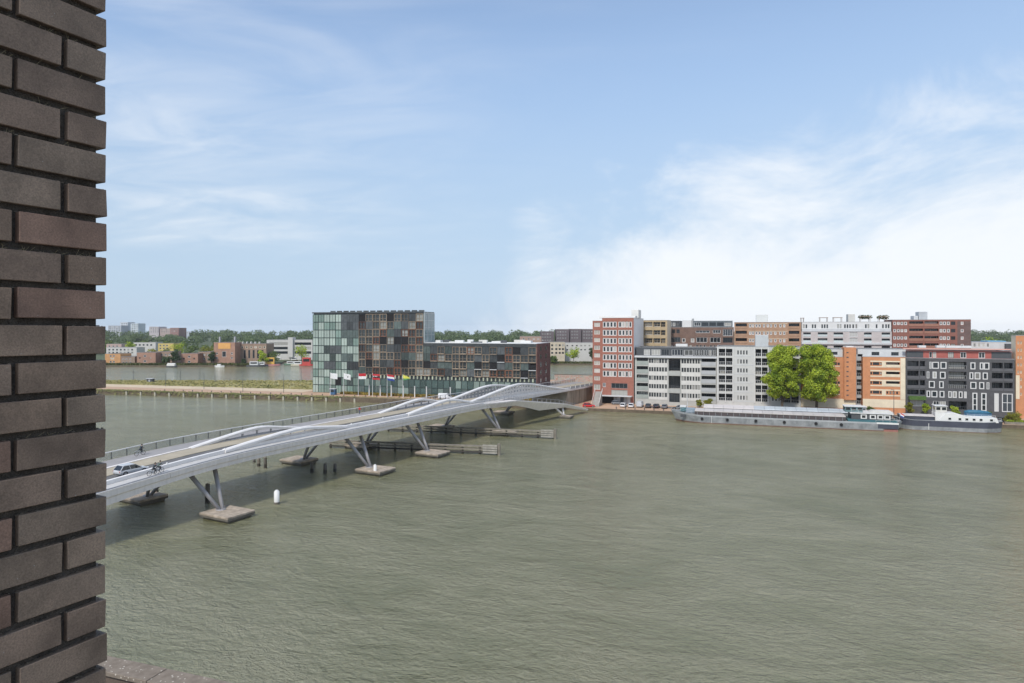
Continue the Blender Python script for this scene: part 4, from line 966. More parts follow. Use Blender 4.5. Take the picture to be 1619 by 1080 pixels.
# ================================================================== HOTEL ON THE PENINSULA
def hotel():
    HYp = 228.0
    m_s = mat('slate_cladding_dark', (.045, .052, .058), .35, .25, .5)
    m_g = pane_mat('green_curtain_glass', (.125, .175, .150), (.36, .43, .38), .6, .06)
    m_w = mat('warm_timber', (.15, .07, .042), .7, .3, .8, rnd=.5)
    m_w2 = mat('pale_timber', (.24, .19, .14), .7, .3, .8, rnd=.35)
    m_sl = mat('hotel_panel', (.062, .068, .07), .3, .25, .5, rnd=.5)
    m_slg = mat('hotel_panel_green', (.072, .092, .086), .25, .25, .5, rnd=.45)
    m_dg = pane_mat('hotel_dark_glass', (.025, .032, .034), (.26, .27, .25), .2, .05)
    m_bg = pane_mat('ground_floor_glass', (.045, .07, .065), (.22, .28, .25), .28, .05)
    m_mul = mat('hotel_mullion', (.05, .075, .07), .5)
    t0 = Bld('hotel', 'dark glassy hotel with chequered timber loggias, a green glass end and lower long wing', 'hotel', 494, 669, 494, ('Y', HYp), 24, m_s, None, ground=PZ)
    T = t0.t; fx, fz = t0.fx, t0.fz
    zt = t0.h; zl = fz(541.5); xw = fx(848); x1 = fx(669)
    # cores, set behind the gridded skin
    b = B(); b.box(.25, x1 - .05, .5, 9.4, 0, zt - .05); b.build('tall_core', m_s, T)
    b = B(); b.box(x1, xw - .05, .5, 18, 0, zl - .05); b.build('low_core', m_s, T)
    m_end = mat('maroon_end_wall', (.16, .075, .062), .8, .25, .6)
    b = B(); b.box(xw - .04, xw + .25, .1, 18, 0, zl); b.build('end_wall', m_end, T)
    for i in range(5):
        for k in range(2):
            q = B(); q.box(-.03, .08, 0, 1.6, 0, 1.5); q.build('end_window', M_glass, T, (xw + .22, 4 + 7 * k, zl - 2.6 - 2.95 * i))
    b = B(); b.box(-.1, x1 + .1, -.15, .5, zt - .25, zt + .25); b.box(-.1, x1 + .1, .5, 9.5, zt - .05, zt + .12); b.build('roof_edge', m_sl, T)
    m_mem = mat('pale_roof_membrane', (.62, .62, .60), .8, .1, .3)
    b = B(); b.box(x1 + .1, xw, .4, 17.8, zl - .05, zl + .1); b.build('roof', m_mem, T)
    rr = random.Random(21)
    for i in range(12):
        w_, d_, h_ = rr.uniform(1.5, 5), rr.uniform(1, 3), rr.uniform(.4, 1.1)
        q = B(); q.box(0, w_, 0, d_, 0, h_); q.build('roof_unit', [M_white, M_dgrey, M_offw, M_white][i % 4], T, (x1 + 2 + i * (xw - x1 - 8) / 12, rr.uniform(2, 12), zl + .1))
    for i in range(14):
        q = B(); q.box(0, 2.4, 0, .1, 0, .5); q.build('roof_fin', m_sl, T, (fx(522) + i * 3.05, .2, zt + .25))
    # unit cells
    CELL = {}
    def cell(x, z, w, h, style):
        key = (round(w, 2), round(h, 2), style)
        if key not in CELL:
            fr = B(); g = .05
            if style in ('panel', 'panelg'):
                m2_ = w * .46; fr.box(g, m2_ - .02, .05, .42, g, h - g); fr.box(m2_ + .02, w - g, .09, .42, g, h - g); CELL[key] = ('facade_panel', fr.mesh('facade_panel', m_sl if style == 'panel' else m_slg), None, 0)
            else:
                fmat = {'wood': m_w, 'pale': m_w2, 'black': m_s, 'glass': m_mul, 'winter': m_mul, 'base': m_mul}[style]
                t = {'wood': .26, 'pale': .18, 'black': .08, 'glass': .07, 'winter': .06, 'base': .07}[style]
                d0, d1 = (.0, .5) if style in ('wood', 'pale') else (.1, .45)
                fr.box(g, g + t, d0, d1, g, h - g); fr.box(w - g - t, w - g, d0, d1, g, h - g); fr.box(g + t, w - g - t, d0, d1, g, g + t); fr.box(g + t, w - g - t, d0, d1, h - g - t, h - g)
                if style in ('wood', 'pale'): fr.box(w * .42, w * .42 + t * .8, d0 + .1, d1, g + t, h - g - t)
                if style in ('wood', 'pale'): fr.box(g + t, w - g - t, d0 + .14, d1, h * .36, h * .36 + t * .5)
                if style == 'glass': fr.box(w * .5 - .04, w * .5 + .04, .12, .42, g + t, h - g - t)
                pb = B(); pb.box(g + t * .9, w - g - t * .9, .30 if style in ('wood', 'pale') else .2, .40, g + t * .9, h - g - t * .9)
                pm = {'wood': m_dg, 'pale': m_dg, 'black': M_black, 'glass': m_g, 'winter': m_g, 'base': m_bg}[style]
                CELL[key] = ('window', fr.mesh('window_frame', fmat), pb.mesh('pane', pm), 1)
        nm, f, p, _ = CELL[key]; o = link(nm, f, T, (x, 0, z))
        if p: link('pane', p, o)
    # tall part: eight storeys of cells right of the glass end
    z0 = fz(592.3); hc = (zt - .6 - z0) / 8
    xa = fx(567); n = 9; wc = (x1 - xa) / n
    for r in range(8):
        for c in range(n):
            q = rr.random(); up = r / 7
            st = 'panel' if q < .12 else 'panelg' if q < .19 else 'pale' if q < .80 - .18 * (1 - up) else 'wood' if q < .94 else 'black'
            cell(xa + c * wc, z0 + r * hc, wc, hc, st)
    # glass end
    ng = 8; wg = xa / ng; hg = (zt - .6) / 10
    for r in range(10):
        for c in range(ng):
            if r >= 8 and c >= 5:
                cell(c * wg, r * hg, wg, hg, 'panel' if rr.random() < .75 else 'black'); continue
            st = 'glass'
            if 2 <= c and 2 < r < 6 and rr.random() < .45: st = 'panel' if rr.random() < .55 else 'panelg'
            elif c > 2 and rr.random() < .12: st = 'panelg'
            elif c > 3 and rr.random() < .06: st = 'black'
            cell(c * wg, r * hg, wg, hg, st)
    # glazed winter garden on the roof side, facing the low wing
    xs = x1; m_wg = pane_mat('winter_garden_glass', (.17, .21, .215), (.30, .36, .37), .5, .05)
    b = B(); b.box(xs, xs + .3, .3, 9.4, zl + .1, zt - .1); b.build('winter_garden', m_wg, T)
    for k in range(4):
        q = B(); q.box(-.02, .12, -.06, .06, 0, zt - zl - .2); q.build('mullion', M_lgrey, T, (xs + .28, .4 + 2.95 * k, zl + .1))
    for k in range(5):
        q = B(); q.box(-.02, .1, 0, 8.9, -.05, .05); q.build('transom', M_lgrey, T, (xs + .28, .4, zl + .3 + k * (zt - zl - .8) / 4))
    # low wing: four storeys of cells
    zr = fz(591.5); hl = (zl - 1.3 - zr) / 4; nl = 15; wl = (xw - x1) / nl
    for r in range(4):
        for c in range(nl):
            q = rr.random()
            st = 'panel' if q < .24 else 'panelg' if q < .36 else 'pale' if q < .72 else 'wood' if q < .90 else 'black'
            cell(x1 + c * wl, zr + r * hl, wl, hl, st)
            if st in ('wood', 'pale', 'black') and rr.random() < .8:
                k = B(); k.box(0, wl - .2, -.35, .0, -.1, .12); k.build('balcony_sill', m_w2 if st != 'black' else M_lgrey, T, (x1 + c * wl + .1, 0, zr + r * hl))
    b = B(); b.box(x1, xw, .02, .5, zl - 1.28, zl - .05); b.build('parapet_band', m_sl, T)
    # pale slatted band and glazed ground floors
    zb = fz(597.5)
    for c in range(46):
        k = B(); k.box(0, .55, 0, .35, 0, 1.25); k.build('band_slat', mat('band_louvre', (.33, .36, .27), .7, .15, .6, rnd=.3), T, (xa + (xw - xa) * c / 46, .1, zb))
    ngp = 30; wp = (xw - xa) / ngp
    for r in range(2):
        for c in range(ngp): cell(xa + c * wp, .1 + r * (zb - .2) / 2, wp, (zb - .2) / 2, 'base' if (r or c % 3) else 'panelg')
    bpy.context.view_layer.update()
hotel()

# ================================================================== HOTEL FORECOURT
def forecourt():
    # planted bed along the foot of the hotel
    m_bed = leaf_mat('dry_planting', (.20, .14, .04), (.42, .33, .08))
    b = B(); rnd = random.Random(8); x0, x1 = onY(541, 600, 226).x, onY(845, 600, 226).x
    for i in range(4200):
        x = rnd.uniform(x0, x1); y = rnd.uniform(224.2, 227.2); a = rnd.uniform(0, 3.14); w = rnd.uniform(.12, .35); h = rnd.uniform(.3, 1.0); dx, dy = math.cos(a) * w, math.sin(a) * w
        b.q([(x - dx, y - dy, PZ), (x + dx, y + dy, PZ), (x + dx * 1.4, y + dy, PZ + h), (x - dx * 1.2, y - dy, PZ + h)])
    kind(b.build('planting_bed', m_bed), 'stuff')
    # flags
    m_pole = mat('white_flagpole', (.75, .75, .74), .35, .04)
    F = {k: mat('flag_' + k, c, .8, .05, 2) for k, c in dict(white=(.75, .75, .74), red=(.50, .03, .04), blue=(.03, .06, .28), yellow=(.65, .62, .10), green=(.10, .30, .10), black=(.03, .03, .03)).items()}
    specs = [(522, 'white', 'plain white flag on a pole, first from the left before the hotel'), (543.5, 'emblem', 'white flag with a small dark emblem, second pole from the left'),
             (566.5, 'redwhite', 'flag of one red stripe over one white stripe before the hotel'), (589, 'cross', 'red flag with a dark band and three white crosses'),
             (612, 'tricolour', 'red white and blue striped flag before the hotel'), (637, 'pennant', 'drooping yellow green pennant on the last pole from the left')]
    for px, k, lab in specs:
        p = onY(px, 600, 219.5 + (px - 522) * .005); z = PZ
        t = thing('flagpole', lab, 'flag', (p.x, p.y, z), .1, 'flags in front of the hotel')
        b = B(); b.cyl((0, 0, 0), (0, 0, 8.9), .09, .05, 8); b.cyl((0, 0, 8.9), (0, 0, 9.02), .09, .03, 8); b.build('pole', m_pole, t)
        nx, nz = 10, 6; L_, H_ = 3.1, 2.15
        b = B(); dip = {'white': .35, 'emblem': .55, 'redwhite': .05, 'cross': .2, 'tricolour': .5, 'pennant': .95}[k]
        def P(i, j):
            u, w = i / nx, j / nz; hh = H_ * (1 - (.75 * u if k == 'pennant' else 0))
            return (.06 + u * L_ * (1 - .12 * dip), .16 * math.sin(u * 7 + w * 1.3 + px), 8.75 - hh * (1 - w) - dip * u * 1.25 - .06 * math.sin(u * 6))
        for i in range(nx):
            for j in range(nz):
                u, w = (i + .5) / nx, (j + .5) / nz
                if k == 'redwhite': mi = 1 if w > .5 else 0
                elif k == 'tricolour': mi = 1 if w > .66 else 0 if w > .33 else 2
                elif k == 'cross': mi = 5 if .34 < w < .66 else 1
                elif k == 'pennant': mi = 3 if w > .4 else 4
                elif k == 'emblem': mi = 5 if (.45 < u < .65 and .3 < w < .7) else 0
                else: mi = 0
                b.q([P(i, j), P(i + 1, j), P(i + 1, j + 1), P(i, j + 1)], mi)
        f = smooth(b.build('flag', [F['white'], F['red'], F['blue'], F['yellow'], F['green'], F['black']], t))
        so_ = f.modifiers.new('cloth', 'SOLIDIFY'); so_.thickness = .02
        if k == 'cross':
            for i in range(3):
                b = B(); cx, cz = .55 + i * .65, 8.75 - .875 - .06
                y = -.22
                b.bar((cx - .18, y, cz - .2), (cx + .18, y, cz + .2), .05, .09); b.bar((cx - .18, y, cz + .2), (cx + .18, y, cz - .2), .05, .09); b.build('cross_mark', F['white'], f)
    for i, px in enumerate((583.8, 601.3, 618.7, 655.7, 674.3, 712, 637.6)):
        p = onY(px, 615, 223.2); t = thing('light_column', ['first', 'second', 'third', 'fifth', 'sixth', 'seventh', 'fourth'][i] + ' white light column from the left along the hotel front', 'light column', (p.x, p.y, PZ), 0, 'white light columns along the hotel front')
        b = B(); b.cyl((0, 0, 0), (0, 0, 4.0), .24, .2, 10); b.build('shaft', M_white, t); b = B(); b.cyl((0, 0, 4.0), (0, 0, 4.25), .27, .27, 10); b.build('lamp_head', M_lgrey, t)
    p = onY(527, 618, 221.5); t = thing('information_kiosk', 'small blue kiosk on the promenade beside the first flagpole', 'kiosk', (p.x, p.y, PZ))
    m = mat('blue_kiosk', (.06, .14, .26), .5, .15, 1)
    b = B(); b.box(-1.1, 1.1, -.8, .8, .1, 2.3); bevel(b.build('cabin', m, t), .08); b = B(); b.box(-1.3, 1.3, -1, 1, 2.3, 2.45); b.build('roof', M_lgrey, t)
    b = B(); b.box(-.8, .8, -.85, -.79, 1.1, 2.0); b.build('hatch_window', M_glass, t); b = B(); b.box(-1.05, 1.05, -.7, .7, 0, .1); b.build('plinth', M_concd, t)
    # bollards and rubbing strakes on the edge
    m_b = mat('pale_fender_pile', (.36, .34, .27), .9, .3, 2)
    for i, px in enumerate(range(178, 610, 23)):
        p = onz(px, 619 + (px - 170) * .031, PZ); y = front(p.x) - .25
        if p.x < -253: y = 209.5 + (p.x + 253) * .0808 - .25
        t = thing('quay_fender', 'weathered fender pile on the face of the peninsula quay wall', 'fender', (p.x, y, -1), 0, 'fender piles along the peninsula quay'); b = B(); b.box(-.35, .35, -.3, .25, 0, 2.4); b.build('fender_pile', m_b, t); b = B(); b.box(-.4, .4, -.34, .3, 2.4, 2.6); b.build('fender_cap', M_timberd, t)
    for i in range(34):
        x = -225 + i * 4.6
        t = thing('quay_bollard', 'small dark bollard in the row along the peninsula quay edge', 'bollard', (x, front(x) + 1.1, PZ), 0, 'bollards along the peninsula quay'); b = B(); b.cyl((0, 0, 0), (0, 0, .5), .16, .14, 8); b.build('bollard_post', M_dgrey, t); b = B(); b.cyl((0, 0, .5), (0, 0, .68), .24, .2, 8); b.build('bollard_head', M_dgrey, t)
forecourt()

def lamp(x, y, z, h, label, group):
    t = thing('street_lamp', label, 'street lamp', (x, y, z), 0, group)
    b = B(); b.cyl((0, 0, 0), (0, 0, h), .11, .06, 6); b.build('pole', M_dgrey, t)
    b = B(); b.box(-.8, .12, -.12, .12, h, h + .12); b.build('lamp_head', M_dgrey, t)
for i, (px, yb, yt, w) in enumerate(((211, 600, 580, 'first'), (262, 611, 591, 'second'), (285, 601, 580, 'third'), (316, 602, 580, 'fourth'), (322.5, 615, 590, 'fifth'), (340, 604, 580, 'sixth'), (384, 620, 589, 'seventh'), (448.5, 621, 593, 'eighth'), (476, 602, 583, 'ninth'))):
    p = onz(px, yb, PZ); d = (p - Vector((0, 0, EYE))).dot(fwd); h = (yb - yt) * d / FPX
    lamp(p.x, p.y, PZ, h, w + ' thin lamp post from the left on the grassy peninsula', 'lamp posts on the peninsula')
p = onz(1408.5, 660, QZ); lamp(p.x, 221.5, QZ, 8.6, 'thin dark lamp post before the banded orange block', 'lamp posts on the island quay')

# small sheds and posts on the waste ground
def shed(px, py, w, d, h, label):
    p = onz(px, py, PZ); t = thing('site_hut', label, 'hut', (p.x, p.y, PZ), .25)
    b = B(); b.box(-w / 2, w / 2, 0, d, 0, h); b.build('cabin', M_dgrey, t); b = B(); b.box(-w / 2 - .2, w / 2 + .2, -.2, d + .2, h, h + .12); b.build('roof', M_lgrey, t); b = B(); b.box(-.4, .4, -.05, -.004, .05, h * .8); b.build('door', M_rail, t); b = B(); b.box(-w / 2 - .6, w / 2 + .6, -1.4, -.1, 0, .12); b.build('platform', M_offw, t)
shed(236, 604.5, 2.8, 2, 1.7, 'small dark hut with a pale platform on the grassy peninsula')

# ================================================================== TREES
def tree(name, label, loc, h, r, m, n, size, seed, group=None, trunk_h=.25, nb=14, cat='tree'):
    rnd = random.Random(seed); t = thing(name, label, cat, loc, rnd.uniform(0, 6), group)
    b = B(); rt = max(.09, h * .017); th = h * trunk_h
    pts = [Vector((0, 0, -.05)), Vector((rnd.uniform(-.1, .1), rnd.uniform(-.1, .1), th)), Vector((rnd.uniform(-.3, .3), rnd.uniform(-.3, .3), h * .62))]
    b.cyl(pts[0], pts[1], rt * 1.25, rt, 8); b.cyl(pts[1], pts[2], rt, rt * .4, 8)
    blobs = []; cz = (th + h) / 2; hz = (h - th) / 2
    for i in range(nb):
        u = rnd.uniform(-.86, .86); a = i * 2.4 + rnd.uniform(-.4, .4); rr = math.sqrt(max(0, 1 - u * u)) * r * (rnd.uniform(.45, .78) if nb < 30 else rnd.uniform(.3, .9))
        c = (math.cos(a) * rr, math.sin(a) * rr, cz + u * hz * .86); q = r * (rnd.uniform(.30, .48) if nb < 30 else rnd.uniform(.17, .34) * (1.25 if i % 5 == 0 else 1))
        blobs.append((c, (q, q, q * .85)))
        if i % 2 == 0: b.cyl(pts[1] + (pts[2] - pts[1]) * rnd.random() * .7, c, rt * .4, rt * .12, 5)
    blobs.append(((0, 0, cz), (r * .55, r * .55, hz * .7)))
    b.build('trunk', M_bark, t); link('crown', leaf_mesh('crown', blobs, n, size, m, rnd), t); return t
ML_bright = leaf_mat('leaf_bright', (.10, .20, .018), (.60, .67, .07))
ML_mid = leaf_mat('leaf_mid', (.06, .11, .03), (.22, .28, .075))
ML_dark = leaf_mat('leaf_dark', (.035, .07, .028), (.12, .165, .065))
ML_far = leaf_mat('leaf_far_hazed', (.075, .115, .05), (.19, .245, .11))  # paler leaf tones: haze painted into the distant foliage
ML_yel = leaf_mat('leaf_yellow', (.14, .16, .02), (.36, .34, .05))
TY = 228.5
p = onY(1237, 600, TY); tree('plane_tree', 'left of two large bright green trees on the quay before the white block', (p.x, TY, QZ), 23.0, 5.9, ML_bright, 30000, .27, 31, 'two large trees on the island quay', .10, 80)
p = onY(1290.5, 600, TY); tree('plane_tree', 'right of two large bright green trees on the quay, before the orange block', (p.x, TY - 1, QZ), 23.4, 6.3, ML_bright, 32000, .27, 47, 'two large trees on the island quay', .10, 84)
for i, (px, h, r, m, lab) in enumerate(((1106, 3.2, 1.3, ML_yel, 'yellow green shrub before the right end of the white striped block'), (1120, 3.0, 1.8, ML_yel, 'wider golden shrub before the first lattice balconies'), (1438, 4.2, 1.5, ML_yel, 'yellow green shrub at the left corner of the dark brick block'),
        (1463, 4.0, 1.4, ML_bright, 'climbing green shrub beside the white ground floor windows of the dark block'), (1509, 3.4, 1.5, ML_bright, 'green bush before the dark opening of the dark block'), (1377, 2.6, 1.3, ML_mid, 'low bush at the foot of the banded orange block'), (1603, 3.2, 2.2, ML_yel, 'yellow green bush on the quay edge at the far right'), (1558, 2.2, 1.6, ML_mid, 'low green bush on the quay behind the white houseboat cabin'))):
    p = onY(px, 640, 232.5 if px < 1600 else 222); tree('shrub', lab, (p.x, p.y, QZ), h, r, m, 900, .22, 60 + i, 'shrubs along the island quay', .12, 8, 'shrub')

# ================================================================== VEHICLES
M_tyre = mat('tyre_rubber', (.015, .015, .016), .85); M_rim = mat('wheel_rim', (.4, .4, .41), .35, .05, metal=.6)
M_cg = mat('car_glass', (.015, .018, .02), .06, .05, spec=.7); M_lamp = mat('lamp_glass', (.6, .6, .58), .15); M_tail = mat('tail_lamp', (.35, .02, .02), .2)
def car(label, loc, rz, paint, van=False, group=None, name='parked_car', s=1.0):
    t = thing(name, label, 'van' if van else 'car', loc, rz, group)
    L_, W_, H_ = (5.2, 1.95, 2.1) if van else (4.3, 1.78, 1.48)
    pm = mat('car_paint_' + paint[0], paint[1], .25, .03, spec=.6)
    def ring(x, hw, z0, z1, r=.12): return [(x, -hw + r * .5, z0), (x, hw - r * .5, z0), (x, hw, z0 + r * 1.5), (x, hw, z1 - r), (x, hw - r, z1), (x, -hw + r, z1), (x, -hw, z1 - r), (x, -hw, z0 + r * 1.5)]
    hb = H_ * (.50 if van else .58); b = B(); hw = W_ / 2
    b.sweep([ring(-L_ / 2, hw * .82, .42, hb * .86), ring(-L_ / 2 + .15, hw * .95, .28, hb * .97), ring(-L_ * .3, hw, .22, hb), ring(L_ * .18, hw, .22, hb), ring(L_ * .36, hw * .97, .24, hb * .9), ring(L_ / 2 - .08, hw * .9, .3, hb * .78), ring(L_ / 2, hw * .78, .42, hb * .66)])
    smooth(bevel(b.build('body', pm, t), .03))
    x0, x1, x2, x3 = ((-L_ / 2 + .05, -L_ / 2 + .15, L_ * .16, L_ * .34) if van else (-L_ / 2 + .15, -L_ * .36, L_ * .04, L_ * .24))
    k = .78
    def cab(z, xa, xb, w): return [(xa, -w, z), (xb, -w, z), (xb, w, z), (xa, w, z)]
    b = B(); b.sweep([cab(hb - .02, x0, x3, hw * .93), cab(H_ - .08, x1, x2, hw * k)]); b.build('cabin_window', M_cg if not van else pm, t)
    b = B(); b.sweep([cab(H_ - .1, x1 - .02, x2 + .03, hw * k + .01), cab(H_, x1 + .12, x2 - .12, hw * k - .1)]); b.build('roof_panel', pm, t)
    for sgn in (-1, 1):
        b = B()
        for xa, xb in ((x0, x1), (x3, x2), ((x0 + x3) / 2 - .05, (x1 + x2) / 2 - .05)): b.bar((xa, sgn * hw * .935, hb - .02), (xb, sgn * (hw * k + .005), H_ - .08), .09, .05)
        b.build('window_pillar', pm, t)
    if van:
        b = B(); b.hexa([(L_ * .335, -hw * .8, hb + .1), (L_ * .35, -hw * .8, hb + .1), (L_ * .35, hw * .8, hb + .1), (L_ * .335, hw * .8, hb + .1), (L_ * .17, -hw * .7, H_ - .15), (L_ * .19, -hw * .7, H_ - .15), (L_ * .19, hw * .7, H_ - .15), (L_ * .17, hw * .7, H_ - .15)]); b.build('windscreen', M_cg, t)
    for x in (-L_ * .31, L_ * .31):
        for y in (-1, 1):
            b = B(); b.cyl((0, -.11, 0), (0, .11, 0), .33, .33, 14); w = b.build('tyre', M_tyre, t, (x, y * (hw - .1), .33)); b = B(); b.cyl((0, -.115, 0), (0, .115, 0), .2, .2, 10); b.build('rim', M_rim, w)
    for y in (-1, 1):
        b = B(); b.box(-.05, .05, -.18, .18, -.08, .08); b.build('headlight', M_lamp, t, (L_ / 2 - .05, y * hw * .66, hb * .72)); b = B(); b.box(-.04, .04, -.14, .14, -.1, .1); b.build('tail_light', M_tail, t, (-L_ / 2 + .06, y * hw * .72, hb * .78))
    return t
PAINT = dict(white=('white', (.72, .72, .72)), silver=('silver', (.45, .46, .47)), red=('red', (.55, .02, .02)), black=('black', (.02, .02, .023)), dark=('dark', (.05, .055, .06)), grey=('grey', (.16, .17, .18)), blue=('blue', (.03, .06, .16)), green=('green', (.03, .06, .05)))
g = 'cars parked along the island quay'
for px, py, pt, van, lab, a in ((986, 645, 'white', 0, 'white parked car nearest the garage opening under the brick tower', 1.50), (998, 645.5, 'white', 0, 'white parked hatchback between a white car and a silver van', 1.62), (1012, 645, 'silver', 1, 'pale silver van parked in the row below the striped block', 1.55), (1025, 646, 'dark', 0, 'dark green black car parked right of the pale van', 1.6),
        (1038, 646.5, 'black', 0, 'black parked car between two dark cars on the quay', 1.5), (1051, 647, 'grey', 0, 'dark grey parked car at the right end of the quay row', 1.58), (976, 641, 'grey', 0, 'grey car standing in front of the tower entrance', .1)):
    p = onz(px, py - 1.5, QZ); car(lab, (p.x, p.y, QZ + (.008 if 226 < p.y < 232 else .0)), a, PAINT[pt], bool(van), g)
p = onz(930.5, 645, QZ); car('bright red car alone on the quay by the bridge abutment', (p.x - .4, QY + 2.6, QZ), .25, PAINT['red'], s=1.0)
for i, (px, pt, lab) in enumerate(((1073, 'dark', 'dark car parked behind the bow of the long barge'), (1170, 'dark', 'dark car below the white block behind the long barge'), (1247, 'black', 'black car parked under the left large tree'), (1263, 'dark', 'dark car parked between the two large trees'), (1277, 'black', 'black car under the right large tree'), (1318, 'grey', 'grey car right of the trees before the orange block'), (1425, 'dark', 'dark car before the gap of orange and dark blocks'), (1448, 'grey', 'grey car before the white ground floor windows'), (1490, 'silver', 'silver car before the dark brick block'), (1520, 'dark', 'dark car before the deep dark opening'), (1590, 'dark', 'dark car at the right corner of the dark block'))):
    p = onY(px, 640, 224.6); car(lab, (p.x, p.y, QZ), .05 if i % 3 else 3.1, PAINT[pt], False, 'cars parked behind the barges')
p = onY(704, 620, 221.8); car('small white van on the promenade before the hotel, right of the flags', (p.x, p.y, PZ), .1, PAINT['white'], True)
q = w2b(onz(184, 744, 7.6)); t_ = q.y
p = b2w(3.2, t_, dz(t_) - .02); car('silver grey car driving on the near end of the bridge', (p.x, p.y, p.z), -BR + R(90), PAINT['silver'], name='moving_car')

# ================================================================== PEOPLE AND BICYCLES
M_skin = mat('skin', (.45, .28, .2), .6); M_hair = mat('dark_hair', (.03, .022, .018), .8)
def person(label, loc, rz, pose, top, legs, group=None):
    t = thing('person', label, 'person', loc, rz, group)
    if pose == 'ride':
        J = {'pel': (0, 0, .95), 'ches': (.22, 0, 1.30), 'neck': (.30, 0, 1.48), 'head': (.34, 0, 1.58), 'top': (.36, 0, 1.72),
             'sl': (.25, .19, 1.40), 'el': (.45, .25, 1.18), 'hl': (.62, .22, 1.08), 'sr': (.25, -.19, 1.40), 'er': (.45, -.25, 1.18), 'hr': (.62, -.22, 1.08),
             'kl': (.36, .12, .72), 'al': (.16, .12, .36), 'tl': (.34, .12, .30), 'kr': (.34, -.12, .92), 'ar': (.26, -.12, .52), 'tr': (.44, -.12, .48), 'pl': (.0, .1, .93), 'pr': (.0, -.1, .93)}
    else:
        J = {'pel': (0, 0, .92), 'ches': (.02, 0, 1.28), 'neck': (.02, 0, 1.48), 'head': (.04, 0, 1.58), 'top': (.05, 0, 1.73),
             'sl': (.02, .2, 1.42), 'el': (-.06, .25, 1.14), 'hl': (.06, .26, .90), 'sr': (.02, -.2, 1.42), 'er': (.08, -.25, 1.15), 'hr': (.26, -.24, .98),
             'kl': (.16, .1, .50), 'al': (.22, .1, .09), 'tl': (.38, .1, .05), 'kr': (-.02, -.1, .48), 'ar': (-.24, -.1, .14), 'tr': (-.1, -.1, .04), 'pl': (0, .1, .88), 'pr': (0, -.1, .88)}
    names = list(J); E_ = [('pel', 'ches'), ('ches', 'neck'), ('neck', 'head'), ('head', 'top'), ('ches', 'sl'), ('sl', 'el'), ('el', 'hl'), ('ches', 'sr'), ('sr', 'er'), ('er', 'hr'), ('pel', 'pl'), ('pl', 'kl'), ('kl', 'al'), ('al', 'tl'), ('pel', 'pr'), ('pr', 'kr'), ('kr', 'ar'), ('ar', 'tr')]
    Rr = {'pel': .15, 'ches': .16, 'neck': .06, 'head': .105, 'top': .07, 'sl': .075, 'sr': .075, 'el': .05, 'er': .05, 'hl': .04, 'hr': .04, 'kl': .065, 'kr': .065, 'al': .045, 'ar': .045, 'tl': .045, 'tr': .045, 'pl': .1, 'pr': .1}
    me = bpy.data.meshes.new('body'); me.from_pydata([J[n] for n in names], [(names.index(a), names.index(c)) for a, c in E_], [])
    o = link('body', me, t); o.modifiers.new('skin', 'SKIN')
    for n, sv in zip(names, me.skin_vertices[0].data): sv.radius = (Rr[n], Rr[n] * (.8 if n in ('pel', 'ches') else 1))
    me.skin_vertices[0].data[0].use_root = True
    o.modifiers.new('sub', 'SUBSURF').levels = 1
    bpy.context.view_layer.update(); ev = o.evaluated_get(bpy.context.evaluated_depsgraph_get()); m2 = bpy.data.meshes.new_from_object(ev)
    o.modifiers.clear(); o.data = m2; m2.materials.clear()
    for m in (top, legs, M_skin, M_tyre): m2.materials.append(m)
    hd, nk = Vector(J['head']), J['neck'][2]
    for f in m2.polygons:
        c = f.center; hands = min((c - Vector(J['hl'])).length, (c - Vector(J['hr'])).length) < .09
        f.material_index = 2 if (c.z > nk or hands) else 3 if min((c - Vector(J['tl'])).length, (c - Vector(J['tr'])).length) < .13 else 0 if c.z > J['pel'][2] + .02 else 1
        f.use_smooth = True
    b = B(); n = 10
    rings = [[(hd.x - .01 + r * math.cos(6.283 * k / n), r * math.sin(6.283 * k / n) * .9, hd.z + z) for k in range(n)] for z, r in ((.02, .125), (.09, .128), (.15, .10), (.18, .04))]
    b.sweep(rings); smooth(b.build('hair', M_hair, t)); return t
def bicycle(label, loc, rz, m, group=None):
    t = thing('bicycle', label, 'bicycle', loc, rz, group)
    for x in (-.55, .55):
        b = B(); n = 18
        prev = None
        for k in range(n):
            a, c = 2 * math.pi * k / n, 2 * math.pi * (k + 1) / n
            b.bar((x + .34 * math.cos(a), 0, .36 + .34 * math.sin(a)), (x + .34 * math.cos(c), 0, .36 + .34 * math.sin(c)), .045, .045)
        w = b.build('wheel', M_tyre, t)
        b = B()
        for k in range(6): a = math.pi * k / 6; b.bar((x - .32 * math.cos(a), 0, .36 - .32 * math.sin(a)), (x + .32 * math.cos(a), 0, .36 + .32 * math.sin(a)), .012, .012)
        b.build('spokes', M_rim, w)
    b = B(); P = [(-.55, 0, .36), (-.18, 0, .82), (-.05, 0, .34), (.38, 0, .80), (.55, 0, .36), (.42, 0, 1.0)]
    for i, j in ((0, 1), (0, 2), (1, 2), (2, 3), (1, 3), (3, 4), (3, 5)): b.bar(P[i], P[j], .05, .05)
    b.build('frame', m, t)
    b = B(); b.box(-.32, -.06, -.08, .08, .88, .94); b.bar((-.18, 0, .8), (-.19, 0, .9), .03, .03); b.build('saddle', M_tyre, t)
    b = B(); b.bar((.42, -.27, 1.06), (.42, .27, 1.06), .035, .035); b.bar((.42, 0, .98), (.42, 0, 1.06), .035, .035); b.build('handlebar', M_tyre, t)
    b = B(); b.box(-.8, -.35, -.07, .07, .74, .78); b.build('rack', m, t); return t
M_jd = mat('dark_jacket', (.03, .04, .05), .85); M_jg = mat('green_grey_jacket', (.08, .11, .10), .85); M_jr = mat('red_jacket', (.45, .04, .04), .8); M_jeans = mat('jeans', (.05, .07, .12), .9); M_bk = mat('black_trousers', (.02, .02, .025), .9)
